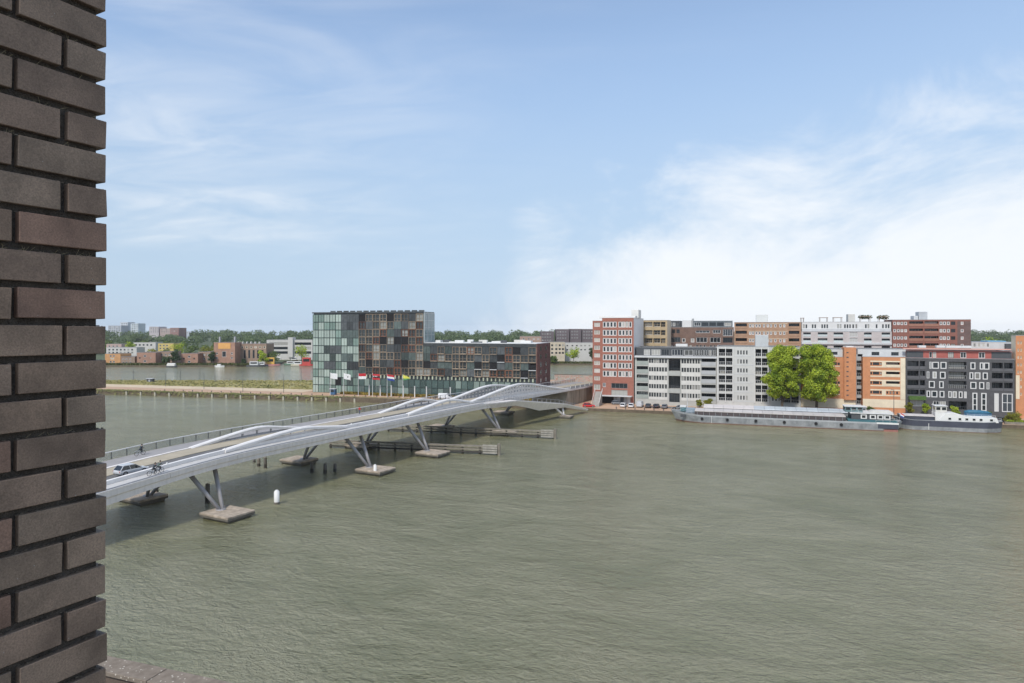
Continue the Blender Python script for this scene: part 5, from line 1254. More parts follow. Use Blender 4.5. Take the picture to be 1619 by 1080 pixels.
M_fr = mat('bicycle_frame', (.05, .06, .06), .35); M_fr2 = mat('pale_bicycle_frame', (.45, .46, .46), .35)
for x, px, py, lab, bl, top, d in ((-6.2, 236.5, 720, 'cyclist in dark clothes on the far footpath of the bridge', 'bicycle under the cyclist on the far footpath of the bridge', M_jd, 90), (6.7, 241, 749, 'front cyclist in grey green jacket on the near footpath of the bridge', 'bicycle under the front cyclist on the near footpath', M_jg, 90), (7.1, 232, 751.5, 'rear cyclist in black on the near footpath of the bridge', 'bicycle under the rear cyclist on the near footpath', M_jd, 90)):
    zt = 7.4 if x > 0 else 8.2; q = w2b(onz(px, py, zt)); t_ = q.y; p = b2w(x, t_, dz(t_) - .04)
    bicycle(bl, p, -BR + R(d), M_fr2, 'bicycles on the bridge'); person(lab, p, -BR + R(d), 'ride', top, M_bk, 'people on the bridge')
q = w2b(onz(553, 653, 8.5)); p = b2w(-6.6, q.y, dz(q.y) - .05); person('person in a red jacket walking on the far footpath of the bridge', p, -BR + R(-90), 'walk', M_jr, M_jeans, 'people on the bridge')

# ================================================================== BOATS
def hull(L_, W_, prof, levels, mats, parent, bow=.16, stern=.07, n=36, flip=False):
    """prof(u)-> deck height; levels: fractions with a material between each; u runs stern(0)..bow(1)"""
    b = B(); hw = W_ / 2
    def width(u):
        w = 1.
        if u > 1 - bow: k = (u - 1 + bow) / bow; w = max(.02, (1 - k ** 2.2))
        if u < stern: k = 1 - u / stern; w = max(.25, 1 - .75 * k ** 2)
        return w * hw
    us = [i / n for i in range(n + 1)]
    nl = len(levels); ring = []
    for u in us:
        w = width(u); H_ = prof(u); rr = []
        for s in (-1, 1):
            col = []
            for k, f in enumerate(levels):
                z = -.6 + (H_ + .6) * f if k else -.6
                fl = (.80 + .20 * f) if u > 1 - bow or u < stern else 1
                rk = (u - .5) * L_ + (.035 * L_ * (f - .6) if u > .93 else 0) * ((u - .93) / .07) + (-.02 * L_ * (f - .6) if u < .04 else 0)
                col.append((rk if not flip else -rk, s * w * fl, z))
            rr.append(col)
        ring.append(rr)
    for i in range(n):
        for s in (0, 1):
            for k in range(nl - 1):
                p = [ring[i][s][k], ring[i + 1][s][k], ring[i + 1][s][k + 1], ring[i][s][k + 1]]
                b.q(p if (s == 0) != flip else p[::-1], k)
        q = [ring[i][0][-1], ring[i + 1][0][-1], ring[i + 1][1][-1], ring[i][1][-1]]
        b.q([(x, y, z - .12) for x, y, z in (q if not flip else q[::-1])], nl - 1)
    for e, i in ((0, 0), (1, n)):
        for k in range(nl - 1): b.q([ring[i][0][k], ring[i][0][k + 1], ring[i][1][k + 1], ring[i][1][k]], k)
    return b.build('hull', mats, parent)
M_hullg = mat('barge_grey_hull', (.12, .13, .135), .6, .22, 1.0, col2=(.30, .31, .31), aniso=(.45, 1, .35)); M_rust = mat('rusty_waterline', (.13, .065, .05), .9, .3, .5)
M_rub = mat('rubbing_strake', (.33, .345, .35), .6, .15, .5); M_deckg = mat('barge_deck', (.22, .235, .24), .8, .2, .5); M_coam = mat('dark_coaming', (.075, .06, .06), .7, .25, .3)
M_hatch = mat('pale_hatch_cover', (.50, .465, .44), .5, .08, .4, rnd=.06); M_hatch2 = mat('grey_hatch_cover', (.40, .43, .45), .45, .1, .4, rnd=.08); M_teal = mat('teal_paint', (.05, .14, .16), .5, .15, .6); M_navy = mat('navy_hull', (.05, .055, .075), .5, .2, .4)
def wheelhouse(t, x, y, z, w, d, h, m, label='wheelhouse', roof=M_white, nwin=4):
    b = B(); b.box(-w / 2, w / 2, -d / 2, d / 2, 0, h); c = bevel(b.build(label, m, t, (x, y, z)), .05)
    b = B(); b.box(-w / 2 - .2, w / 2 + .2, -d / 2 - .2, d / 2 + .2, h, h + .12); b.build('roof', roof, c)
    for i in range(nwin):
        ww = w / nwin * .72; xx = -w / 2 + w * (i + .5) / nwin
        b = B(); b.box(-ww / 2, ww / 2, -.06, .0, 0, h * .42); b.build('window', M_cg, c, (xx, -d / 2 - .01, h * .42))
    for s in (-1, 1):
        b = B(); b.box(-.04, .04, -d * .38, d * .38, 0, h * .42); b.build('window', M_cg, c, (s * (w / 2 + .01), 0, h * .42))
    return c
def railing(t, pts, h, m, step=1.8):
    b = B()
    for p, q in zip(pts, pts[1:]):
        p, q = Vector(p), Vector(q); n = max(1, round((q - p).length / step))
        for i in range(n + 1): r = p + (q - p) * i / n; b.box(r.x - .025, r.x + .025, r.y - .025, r.y + .025, r.z, r.z + h)
        for k in (.5, 1.): b.bar(p + Vector((0, 0, h * k)), q + Vector((0, 0, h * k)), .045, .045)
    return b.build('railing', m, t)
def fit_z(px, py, Y): return onY(px, py, Y).z
def barges():
    # the long grey cargo barge, bow to the left
    x0, x1 = onY(1063, 600, 202).x, onY(1423, 600, 205).x; L_ = x1 - x0; W_ = 8.2; cx = (x0 + x1) / 2; cy = 205.6
    t = thing('cargo_barge', 'very long grey cargo barge with pale hatch covers and a teal stern cabin', 'barge', (cx, cy, 0))
    prof = lambda u: 2.35 + (1.0 * ((u - .84) / .16) ** 1.5 if u > .84 else 0) + (.25 * (1 - u / .08) if u < .08 else 0)
    hull(L_, W_, prof, [0, .27, .34, .86, 1], [M_rust, mat('hull_boot_top', (.2, .19, .18), .8, .3, .4), M_hullg, M_rub, M_deckg], t, flip=True, bow=.13)
    X = lambda px: onY(px, 600, 201.6).x - cx
    xa, xb = X(1098), X(1338)
    b = B(); b.box(xa, xb, -3.25, 3.25, 2.2, 3.35); b.build('coaming', M_coam, t)
    n = 15
    for i in range(n):
        a, c = xa + (xb - xa) * i / n, xa + (xb - xa) * (i + 1) / n; b = B()
        b.sweep([[(x, -3.4, 3.36), (x, 3.4, 3.36), (x, 3.4, 3.6), (x, 0, 3.85), (x, -3.4, 3.6)] for x in (a + .03, c - .03)]); b.build('hatch_cover', M_hatch, t)
    for i in range(24):
        xx = xa + (xb - xa) * (i + .5) / 24; b = B(); b.box(-.06, .06, -.1, .0, 0, 1.0); b.build('coaming_stay', M_deckg, t, (xx, -3.26, 2.25))
    # stern: deckhouse, wheelhouse, gear
    sx = X(1381)
    b = B(); b.box(X(1341), X(1420), -3.5, 3.5, 2.2, 2.85); b.build('deckhouse_base', M_teal, t)
    b = B(); b.box(X(1347), X(1412), -3.1, 3.1, 2.85, 4.5); dh = bevel(b.build('deckhouse', M_dgrey, t), .05)
    b = B(); b.box(X(1345), X(1414), -3.4, 3.4, 4.5, 4.68); b.build('roof', M_white, dh)
    for px in (1366.5, 1381, 1393, 1404):
        xx = X(px); b = B(); b.box(xx - .75, xx + .75, -3.17, -3.11, 3.1, 4.3); f = b.build('window', M_white, dh); b = B(); b.box(xx - .45, xx + .45, -3.2, -3.175, 3.35, 4.05); b.build('pane', M_cg, f)
    wheelhouse(t, X(1352), 0, 4.68, 4.4, 4.2, 1.5, mat('teal_grey_cabin', (.12, .19, .20), .5), nwin=3)
    b = B(); b.sweep([[(X(1400) - 3.4, y, 4.7), (X(1400) + 2.6, y, 4.7), (X(1400) + 1.8, y, 5.25), (X(1400) - 2.6, y, 5.25)] for y in (-1.6, 1.6)]); b.build('canvas_cover', M_offw, t)
    b = B(); b.box(X(1386), X(1421), -4.2, -4.08, 1.95, 2.4); b.build('white_strake', M_white, t)
    b = B(); b.box(X(1388), X(1420), -4.14, -4.02, .75, 1.93); b.build('stern_band', M_navy, t)
    b = B(); b.box(X(1389), X(1420), -3.9, 3.9, .0, .5); b.build('rudder_shelf', mat('red_lead', (.28, .12, .10), .8, .2, 1), t)
    railing(t, [(X(1385), -3.9, 2.4), (X(1419), -3.6, 2.5)], 1.0, M_lgrey)
    railing(t, [(X(1347), -3.3, 4.68), (X(1412), -3.3, 4.68)], .9, M_lgrey)
    # bow gear
    b = B(); b.cyl((0, -1, 0), (0, 1, 0), .55, .55, 12); b.box(-.9, .9, -1.3, -1.0, -.55, .55); b.box(-.9, .9, 1.0, 1.3, -.55, .55); b.build('anchor_winch', M_teal, t, (X(1079), 0, 3.5))
    b = B(); b.cyl((0, 0, 0), (0, 0, 5.2), .12, .06, 8); b.bar((0, -.9, 3.6), (0, .9, 3.6), .08, .08); b.build('bow_mast', M_lgrey, t, (X(1085), .6, 2.9))
    b = B(); b.box(-1.4, 1.4, -1.2, 1.2, 0, 1.35); bevel(b.build('bow_cabin', mat('blue_grey_cabin', (.22, .28, .33), .5, .15), t, (X(1090), 0, 2.6)), .1)
    b = B(); b.box(-.9, .9, -1.0, 1.0, 0, .45); b.build('locker', M_white, t, (X(1078), 1.2, 4.0))
    railing(t, [(X(1094), -3.7, 2.6), (X(1082), -3.4, 2.9), (X(1069), -1.6, 3.3)], 1.0, M_lgrey)
    b = B(); b.box(-.8, .8, -.08, 0, -.5, .3); b.bar((-.7, -.1, .2), (0, -.1, -.6), .16, .12); b.bar((.7, -.1, .2), (0, -.1, -.6), .16, .12); b.build('anchor', M_dgrey, t, (X(1080), -3.3, 2.0))
    for i in range(14):
        xx = X(1100) + i * (X(1335) - X(1100)) / 13; b = B(); b.cyl((-.2, 0, 0), (-.2, 0, .4), .13, .13, 8); b.cyl((.2, 0, 0), (.2, 0, .4), .13, .13, 8); b.box(-.4, .4, -.15, .15, -.05, .05); b.build('bollard', M_dgrey, t, (xx, -3.75, 2.3))
    b = B(); b.box(-.05, .05, -.03, .0, .2, 2.3); b.build('draught_mark', M_white, t, (X(1125), -4.1, 0))
    q = car('small white car standing on the bow deck of the long barge', (cx + X(1101), cy + 1.9, 2.25 + .0), 1.2, PAINT['white'])
    for px in (1110, 1150, 1195, 1240, 1290, 1330):
        b = B(); b.cyl((0, -.1, 0), (0, .18, 0), .42, .42, 12); b.build('tyre_fender', M_tyre, t, (X(px), -4.28, 1.35))
    for a_, c_ in (((X(1066), 1.5, 3.1), (X(1050), 13.2, 1.3)), ((X(1415), 3.4, 2.4), (X(1428), 13.0, 1.3))):
        b = B(); prev = Vector(a_)
        for k in range(1, 7):
            u = k / 6; q_ = Vector(a_).lerp(Vector(c_), u) - Vector((0, 0, .5 * math.sin(u * math.pi))); b.cyl(prev, q_, .05, .05, 5); prev = q_
        b.build('mooring_rope', mat('pale_rope', (.45, .42, .34), .9), t)
    # second barge behind it
    xA, xB = onY(1090, 600, 214).x, onY(1367, 600, 214).x; cx2 = (xA + xB) / 2
    t = thing('cargo_barge', 'grey covered barge lying between the long barge and the quay', 'barge', (cx2, 214.0, 0))
    hull(xB - xA, 7.4, lambda u: 2.2 + (.9 * ((u - .85) / .15) ** 1.5 if u > .85 else 0), [0, .3, .9, 1], [M_rust, M_hullg, M_teal, M_deckg], t, flip=True)
    X = lambda px: onY(px, 600, 214).x - cx2
    xa, xb = X(1113), X(1344)
    b = B(); b.box(xa, xb, -2.8, 2.8, 2.1, 3.5); b.build('coaming', M_hullg, t)
    for i in range(14):
        a, c = xa + (xb - xa) * i / 14, xa + (xb - xa) * (i + 1) / 14; b = B()
        b.sweep([[(x, -3, 3.5), (x, 3, 3.5), (x, 2.8, 3.75), (x, 0, 4.35), (x, -2.8, 3.75)] for x in (a + .03, c - .03)]); b.build('hatch_cover', M_hatch2 if i > 4 else M_hatch, t)
    wheelhouse(t, X(1354), 0, 3.2, 4.6, 3.6, 2.0, M_lgrey, nwin=3); b = B(); b.box(X(1347), X(1363), -2.8, 2.8, 2.0, 3.2); b.build('deckhouse', M_teal, t)
    # the dark houseboat barge on the right
    xA, xB = onY(1419, 600, 207.5).x, onY(1588, 600, 207.5).x; cx3 = (xA + xB) / 2; Y3 = 209.8
    t = thing('houseboat_barge', 'dark navy barge with a white wheelhouse and a long white cabin astern', 'barge', (cx3, Y3, 0))
    hull(xB - xA, 5.6, lambda u: 2.85 + (.3 * (1 - u / .2) if u < .2 else 0) + (.4 * ((u - .85) / .15) if u > .85 else 0), [0, .2, .50, .965, 1], [M_rust, M_hullg, M_navy, M_rub, M_deckg], t, flip=True, bow=.12, stern=.14)
    X = lambda px: onY(px, 600, 207.2).x - cx3
    b = B(); b.box(X(1425), X(1478), -2.2, 2.2, 2.7, 3.8); b.build('hold_side', M_navy, t)
    for i in range(5):
        a = X(1424) + (X(1479) - X(1424)) * i / 5; c = a + (X(1479) - X(1424)) / 5; b = B(); b.sweep([[(x, -2.35, 3.8), (x, 2.35, 3.8), (x, 2.2, 3.95), (x, 0, 4.2), (x, -2.2, 3.95)] for x in (a + .02, c - .02)]); b.build('hatch_cover', M_hatch, t)
    b = B(); p = [(X(1484), 2.7), (X(1580), 2.7), (X(1577), 4.0), (X(1529), 4.1), (X(1512), 4.9), (X(1496), 4.9)]
    b.sweep([[(x, y, z) for x, z in p] for y in (-2.35, 2.35)]); cab = bevel(b.build('cabin', M_white, t), .06)
    for px in (1502, 1518, 1529, 1540.5, 1551.5, 1568):
        b = B(); w_ = .75; b.box(-w_ / 2 - .06, w_ / 2 + .06, -.05, 0, 0, .75); f = b.build('window', M_white, cab, (X(px), -2.36, 3.05)); b = B(); b.box(-w_ / 2 + .05, w_ / 2 - .05, -.07, -.05, .1, .65); b.build('pane', M_cg, f)
    wheelhouse(t, X(1490), 0, 4.9, 2.7, 2.9, 1.75, M_offw, nwin=2)
    b = B(); b.box(-1.5, 1.2, -1.8, 1.8, 0, 2.2); b.build('wheelhouse_base', M_white, t, (X(1490), 0, 2.7))
    b = B(); b.cyl((0, 0, 0), (0, 0, 3.6), .08, .05, 8); b.build('mast', M_white, t, (X(1480), .8, 3.6))
    railing(t, [(X(1530), -2.2, 4.1), (X(1575), -2.2, 4.0)], .7, M_lgrey); railing(t, [(X(1572), -2.4, 2.9), (X(1586), -1.3, 3.0)], .9, M_lgrey)
    b = B(); b.box(-.06, .06, -.05, 0, .3, 2.0); b.build('ladder_mark', M_white, t, (X(1468), -2.82, 0))
    # small covered boats and gear
    s = thing('dinghy', 'small boat under a blue tarpaulin carried on the cabin roof of the navy barge', 'boat', (cx3 + X(1553), Y3 + .8, 4.1))
    hull(6.4, 2.1, lambda u: .85, [0, .5, 1], [M_white, mat('blue_hull', (.05, .12, .2), .4), M_white], s, bow=.4, stern=.1, n=14)
    b = B(); b.sweep([[(x, -1.1 * k, .8), (x, 1.1 * k, .8), (x, .5 * k, .8 + .75 * k), (x, -.5 * k, .8 + .75 * k)] for x, k in ((-3.2, .6), (-2, 1), (.5, 1), (2.3, .7), (3.1, .2))]); smooth(b.build('tarpaulin', mat('blue_tarpaulin', (.03, .13, .21), .5, .25, 2), s))
    # flag on the stern of the cargo barge is a thing of its own
    p = Vector((onY(1422, 600, 203).x, 204, 2.4)); f = thing('ensign', 'small red white and blue ensign at the stern of the long barge', 'flag', p); b = B(); b.cyl((0, 0, 0), (.5, 0, 2.4), .03, .03, 6); b.build('staff', M_white, f)
    for k, c in enumerate(('red', 'white', 'blue')):
        b = B(); b.sweep([[(.48 - .1 * k + u * .9, .12 * math.sin(u * 5) - .01, 2.2 - .3 * k - u * .5), (.48 - .1 * k + u * .9, .12 * math.sin(u * 5) + .01, 2.2 - .3 * k - u * .5), (.5 - .1 * k + u * .9, .12 * math.sin(u * 5), 2.5 - .3 * k - u * .5)] for u in (0, .25, .5, .75, 1)]); b.build('stripe', MATS['flag_' + c], f)
barges()

# quay edge right of the barges: planters and a gangway
for i, (px, lab) in enumerate(((1597, 'left of two long timber planters on the quay edge at the far right'), (1613, 'right of two long timber planters on the quay edge at the far right'))):
    p = onY(px, 660, 220.2); t = thing('planter', lab, 'planter', (p.x, p.y, QZ)); b = B(); b.box(-1.3, 1.3, -.5, .5, 0, .7); b.build('box', M_timber, t); link('planting', leaf_mesh('planting', [((0, 0, .95), (1.2, .5, .4))], 160, .16, ML_bright, random.Random(i)), t)
for i in range(40):
    x = -38 + i * 3.1
    t = thing('quay_bollard', 'small bollard in the row along the island quay edge', 'bollard', (x, QY + .6, QZ), 0, 'bollards along the island quay'); b = B(); b.cyl((0, 0, 0), (0, 0, .55), .15, .13, 8); b.build('bollard_post', M_dgrey, t); b = B(); b.cyl((0, 0, .55), (0, 0, .72), .22, .18, 8); b.build('bollard_head', M_dgrey, t)
    if x > 52: break

# graffiti wall and clutter at the landward bridge end
def bridgehead():
    m = bpy.data.materials.new('graffiti'); m.use_nodes = True; nt = m.node_tree; N = nt.nodes; L = nt.links; p = N['Principled BSDF']; p.inputs['Roughness'].default_value = .8
    tc = N.new('ShaderNodeTexCoord'); ns = N.new('ShaderNodeTexNoise'); ns.inputs['Scale'].default_value = .55; ns.inputs['Detail'].default_value = 3; ns.inputs['Distortion'].default_value = 2.5; L.new(tc.outputs['Object'], ns.inputs['Vector'])
    cr = N.new('ShaderNodeValToRGB'); L.new(ns.outputs['Fac'], cr.inputs[0]); e = cr.color_ramp.elements; e[0].position = .3; e[0].color = (.42, .33, .24, 1); e[1].position = .75; e[1].color = (.55, .52, .46, 1)
    for q, c in ((.42, (.36, .17, .13)), (.48, (.52, .50, .45)), (.55, (.20, .24, .22)), (.6, (.50, .40, .30)), (.67, (.45, .22, .20))): k = e.new(q); k.color = (*c, 1)
    L.new(cr.outputs[0], p.inputs['Base Color'])
    p0, p1 = onY(876, 600, 262), onY(940, 600, 262)
    t = thing('graffiti_wall', 'low wall covered with faded graffiti behind the landward end of the bridge', 'wall', (p0.x, 262.5, 5.6)); w = p1.x - p0.x
    b = B(); b.box(0, w, 0, .3, 0, 3.4); b.build('wall', m, t); b = B(); b.box(-.1, w + .1, -.1, .4, 3.4, 3.55); b.build('coping', M_concd, t)
    b = B(); b.box(-3, w + 12, -18, 30, -4.6, -.05); kind(b.build('bridgehead_ground', mat('bridgehead_paving', (.38, .30, .22), .9, .2, .3), None, t.location), 'structure')
    for i in range(9):
        q = b2w(4.9, 214 + i * 4.6, 0); u = thing('guard_post', 'short pale guard post in the row along the landward end of the bridge', 'post', (q.x, q.y, dz(214 + i * 4.6)), 0, 'guard posts at the bridge end'); b = B(); b.cyl((0, 0, 0), (0, 0, 1.1), .1, .1, 8); b.build('post_body', M_offw, u); b = B(); b.cyl((0, 0, 1.1), (0, 0, 1.25), .13, .06, 8); b.build('post_cap', M_dgrey, u)
    st = thing('quay_stair', 'pale concrete stair climbing from the quay to the bridge end beside the red car', 'stair', (*onY(941, 640, 224).xy, QZ))
    for i in range(14):
        b = B(); b.box(-1.2, 1.2, i * .45, i * .45 + .47, 0, (i + 1) * .33); b.build('step', M_conc, st)
    for s in (-1.3, 1.3):
        b = B(); b.bar((s, 0, 1.1), (s, 6.3, 5.7), .12, .12); b.bar((s, 0, 0), (s, 0, 1.1), .08, .08); b.bar((s, 6.3, 4.6), (s, 6.3, 5.7), .08, .08); b.build('handrail', M_offw, st)
bridgehead()

# ================================================================== FAR SHORE
def far_shore():
    Z1 = 490; FGZ = 1.1
    m_or = mat('far_orange_brick', (.50, .27, .12), .9, .15, .3); m_rb = mat('far_red_brick', (.33, .195, .14), .9, .2, .3); m_rb2 = mat('far_brown_brick', (.28, .20, .15), .9, .2, .3)
    m_ye = mat('far_yellow', (.55, .42, .14), .9, .1, .3); m_bw = mat('far_white', (.50, .485, .455), .8, .06, .3); m_gr = mat('far_grey', (.36, .36, .37), .8, .1, .3); m_tile = mat('far_dark_roof', (.10, .085, .08), .9, .2, .3)
    def house(name, label, l, r, yt, d, depth, m, wins, roof=None, ground=FGZ):
        s = Bld(name, label, 'house' if 'tower' not in name else 'tower block', l, r, yt, ('Z', d), depth, m, GFAR, ground=ground)
        for w in wins: s.win(*w)
        s.finish(roofm=roof); return s
    def grid(xs, ys, w, h, st): return [((x - w / 2, y - h / 2, x + w / 2, y + h / 2), st) for y in ys for x in xs]
    house('far_house', 'small orange brick house on the far shore nearest the brick wall corner', 166, 190.5, 559.5, Z1, 14, m_or, grid([175, 180], [563, 572], 3.2, 3, 'far') + grid([177.5], [567], 6, 2.6, 'farorange'), m_tile)
    house('far_house', 'low brown house right of the orange house on the far shore', 191, 213, 564, Z1, 14, m_rb2, grid([195, 200, 206], [568, 573], 2.6, 2.4, 'far'), m_bw)
    house('far_terrace', 'row of white terraced houses with dark windows behind the orange house', 168, 216, 549.5, Z1 + 45, 12, m_bw, grid([173, 179, 185, 191, 197, 203, 209], [553, 557.5], 3, 2.6, 'grey'), m_gr)
    house('far_terrace', 'second white terrace farther back with pale gables', 211, 246, 541.5, Z1 + 100, 12, m_bw, grid([215, 221, 227, 233, 239], [545.5], 3, 2.6, 'grey'), m_gr)
    house('far_house', 'pinkish low house far back near the brick wall corner', 168, 192, 544, Z1 + 100, 12, mat('far_pink', (.45, .33, .29), .9), grid([173, 179, 185], [547.5], 3, 2.4, 'far'), m_tile)
    house('far_house', 'yellow end house standing taller behind the red blocks', 250, 274.5, 543, Z1 + 70, 14, m_ye, grid([253.5, 259, 264], [546.5, 551], 3, 2.6, 'far'), m_tile)
    house('far_block', 'square red brick block on the far shore with one white window column', 216.5, 246, 557.5, Z1, 16, m_rb, grid([229], [563, 571], 4, 3.4, 'far') + grid([221, 238], [566], 2.4, 2.6, 'dark'), m_tile)
    house('far_block', 'brown wing with balconies joined to the square red block', 246.4, 272, 556, Z1 + 8, 14, m_rb2, grid([250, 256, 262, 268], [561, 568], 3, 3, 'far'), m_tile)
    house('far_block', 'middle red brick block on the far shore with bright window column', 286, 313, 559, Z1, 16, m_rb, grid([299], [564, 572], 4, 3.2, 'far') + grid([291, 307], [567], 2.4, 2.6, 'dark'), m_tile)
    house('far_block', 'brown wing with white roof lights right of the middle red block', 313.4, 333, 556.5, Z1 + 8, 14, m_rb2, grid([317, 323, 329], [561, 567], 3, 3, 'far'), m_bw)
    s = house('far_block', 'large red brick gable block with an orange panel and oval white window', 338, 371.5, 541.5, Z1 - 4, 16, m_rb, grid([343, 366.5], [559, 566], 3, 3.4, 'far') + [((351, 555.5, 357.5, 564.5), 'far')], m_tile)
    s.band((345, 542.5, 364.5, 551.5), mat('far_orange_panel', (.62, .33, .11), .8, .1), .15)
    for px in (344, 368): s.block((px - 1, 532.5, px + 1, 541.4), 3, 5, m_gr, 'chimney')
    s = house('far_block', 'long brown block of repeated tall bays right of the red gable block', 371.8, 421, 543.5, Z1 + 6, 16, m_rb2, grid([376, 383, 390, 397, 404, 411, 418], [549], 4, 3.4, 'farorange') + grid([379, 387, 394, 401, 408, 415], [560], 3.2, 13, 'grey'), m_tile)
    for i in range(6): s.block((374 + 6.6 * i, 540.4, 376 + 6.6 * i, 543.4), 2, 4, m_bw, 'roof_light')
    s = house('far_block', 'long white apartment block with grey window bands on the far shore', 421.5, 494, 537.5, Z1 + 70, 18, m_bw, [((426, y - 2, 455, y + 2), 'dark6') for y in (543.5, 550.5, 557.5)] + [((466, y - 2, 492, y + 2), 'dark6') for y in (543.5, 550.5, 557.5)], m_gr)
    s.block((456.5, 533.5, 464, 565), -2, 6, m_bw, 'stair_tower')
    # far towers, the pale ones with haze put into their wall colour
    for l, r, yt, d, lab, m in ((171, 191.5, 514.8, 1500, 'wide grey office slab on the horizon at the left', (.40, .42, .45)), (190, 202, 509.5, 1560, 'pale tall tower between grey slabs on the horizon', (.52, .55, .58)), (206.5, 218.5, 511.4, 1520, 'pale glass tower right of the other horizon towers', (.50, .55, .57)), (236, 251, 516.6, 1300, 'small pinkish tower above the far trees', (.44, .40, .40)), (253, 270, 519.4, 1300, 'low reddish block beside a dark brick dome on the horizon', (.38, .30, .27)), (269, 282.5, 518.4, 1250, 'dark reddish block on the horizon among the trees', (.27, .16, .14)), (286, 302, 524, 1400, 'low pale blue grey hall on the horizon', (.45, .49, .54))):
        s = Bld('far_tower', lab, 'tower block', l, r, yt, ('Z', d), 30, mat('far_tower_%d' % l, m, .8, .08, .05), 'far buildings on the horizon', ground=1)
        n = int((r - l) / 3.6)
        for i in range(n):
            for k in range(max(1, int((527 - yt) / 3))): s.win((l + 2 + 3.6 * i, yt + 1.5 + 3 * k, l + 4 + 3.6 * i, yt + 3 + 3 * k), 'far')
        s.finish()
    # between hotel and tower
    s = house('far_terrace', 'cream stacked housing with dark openings just right of the hotel', 869, 893, 541, 520, 16, mat('far_cream', (.50, .43, .33), .9, .15, .3), grid([873, 879.5, 885, 890], [546, 552, 558], 3.2, 3, 'dark'), m_tile)
    house('far_house', 'white gabled house with small dark windows left of the red brick tower', 893.4, 940, 542, 530, 14, m_bw, grid([897, 905, 912, 919, 925, 932], [546.5, 553], 2.6, 2, 'dark'), m_bw)
    for l, r, yt, lab in ((855, 876, 524, 'dark housing slab left of the row behind the white house'), (879, 900, 520.6, 'tall dark housing slab with a white stair joint at each side'), (901.5, 919, 520.2, 'tall dark housing slab in the middle behind the white house'), (920.5, 940, 520.4, 'tall dark housing slab touching the red tower edge')):
        house('far_slab', lab, l, r, yt, 720, 20, mat('far_slate_block', (.13, .105, .11), .85, .2, .1), grid([l + 3 + 4 * i for i in range(int((r - l - 3) / 4))], [yt + 4, yt + 9, yt + 14], 2, 1.6, 'far'), m_tile)
    house('far_house', 'flat pale roofed house far behind the low hotel wing', 822, 856, 532, 620, 16, mat('far_pinkbrown', (.36, .25, .2), .9), grid([828, 836, 844, 851], [536], 3, 2.4, 'far'), m_bw)
far_shore()

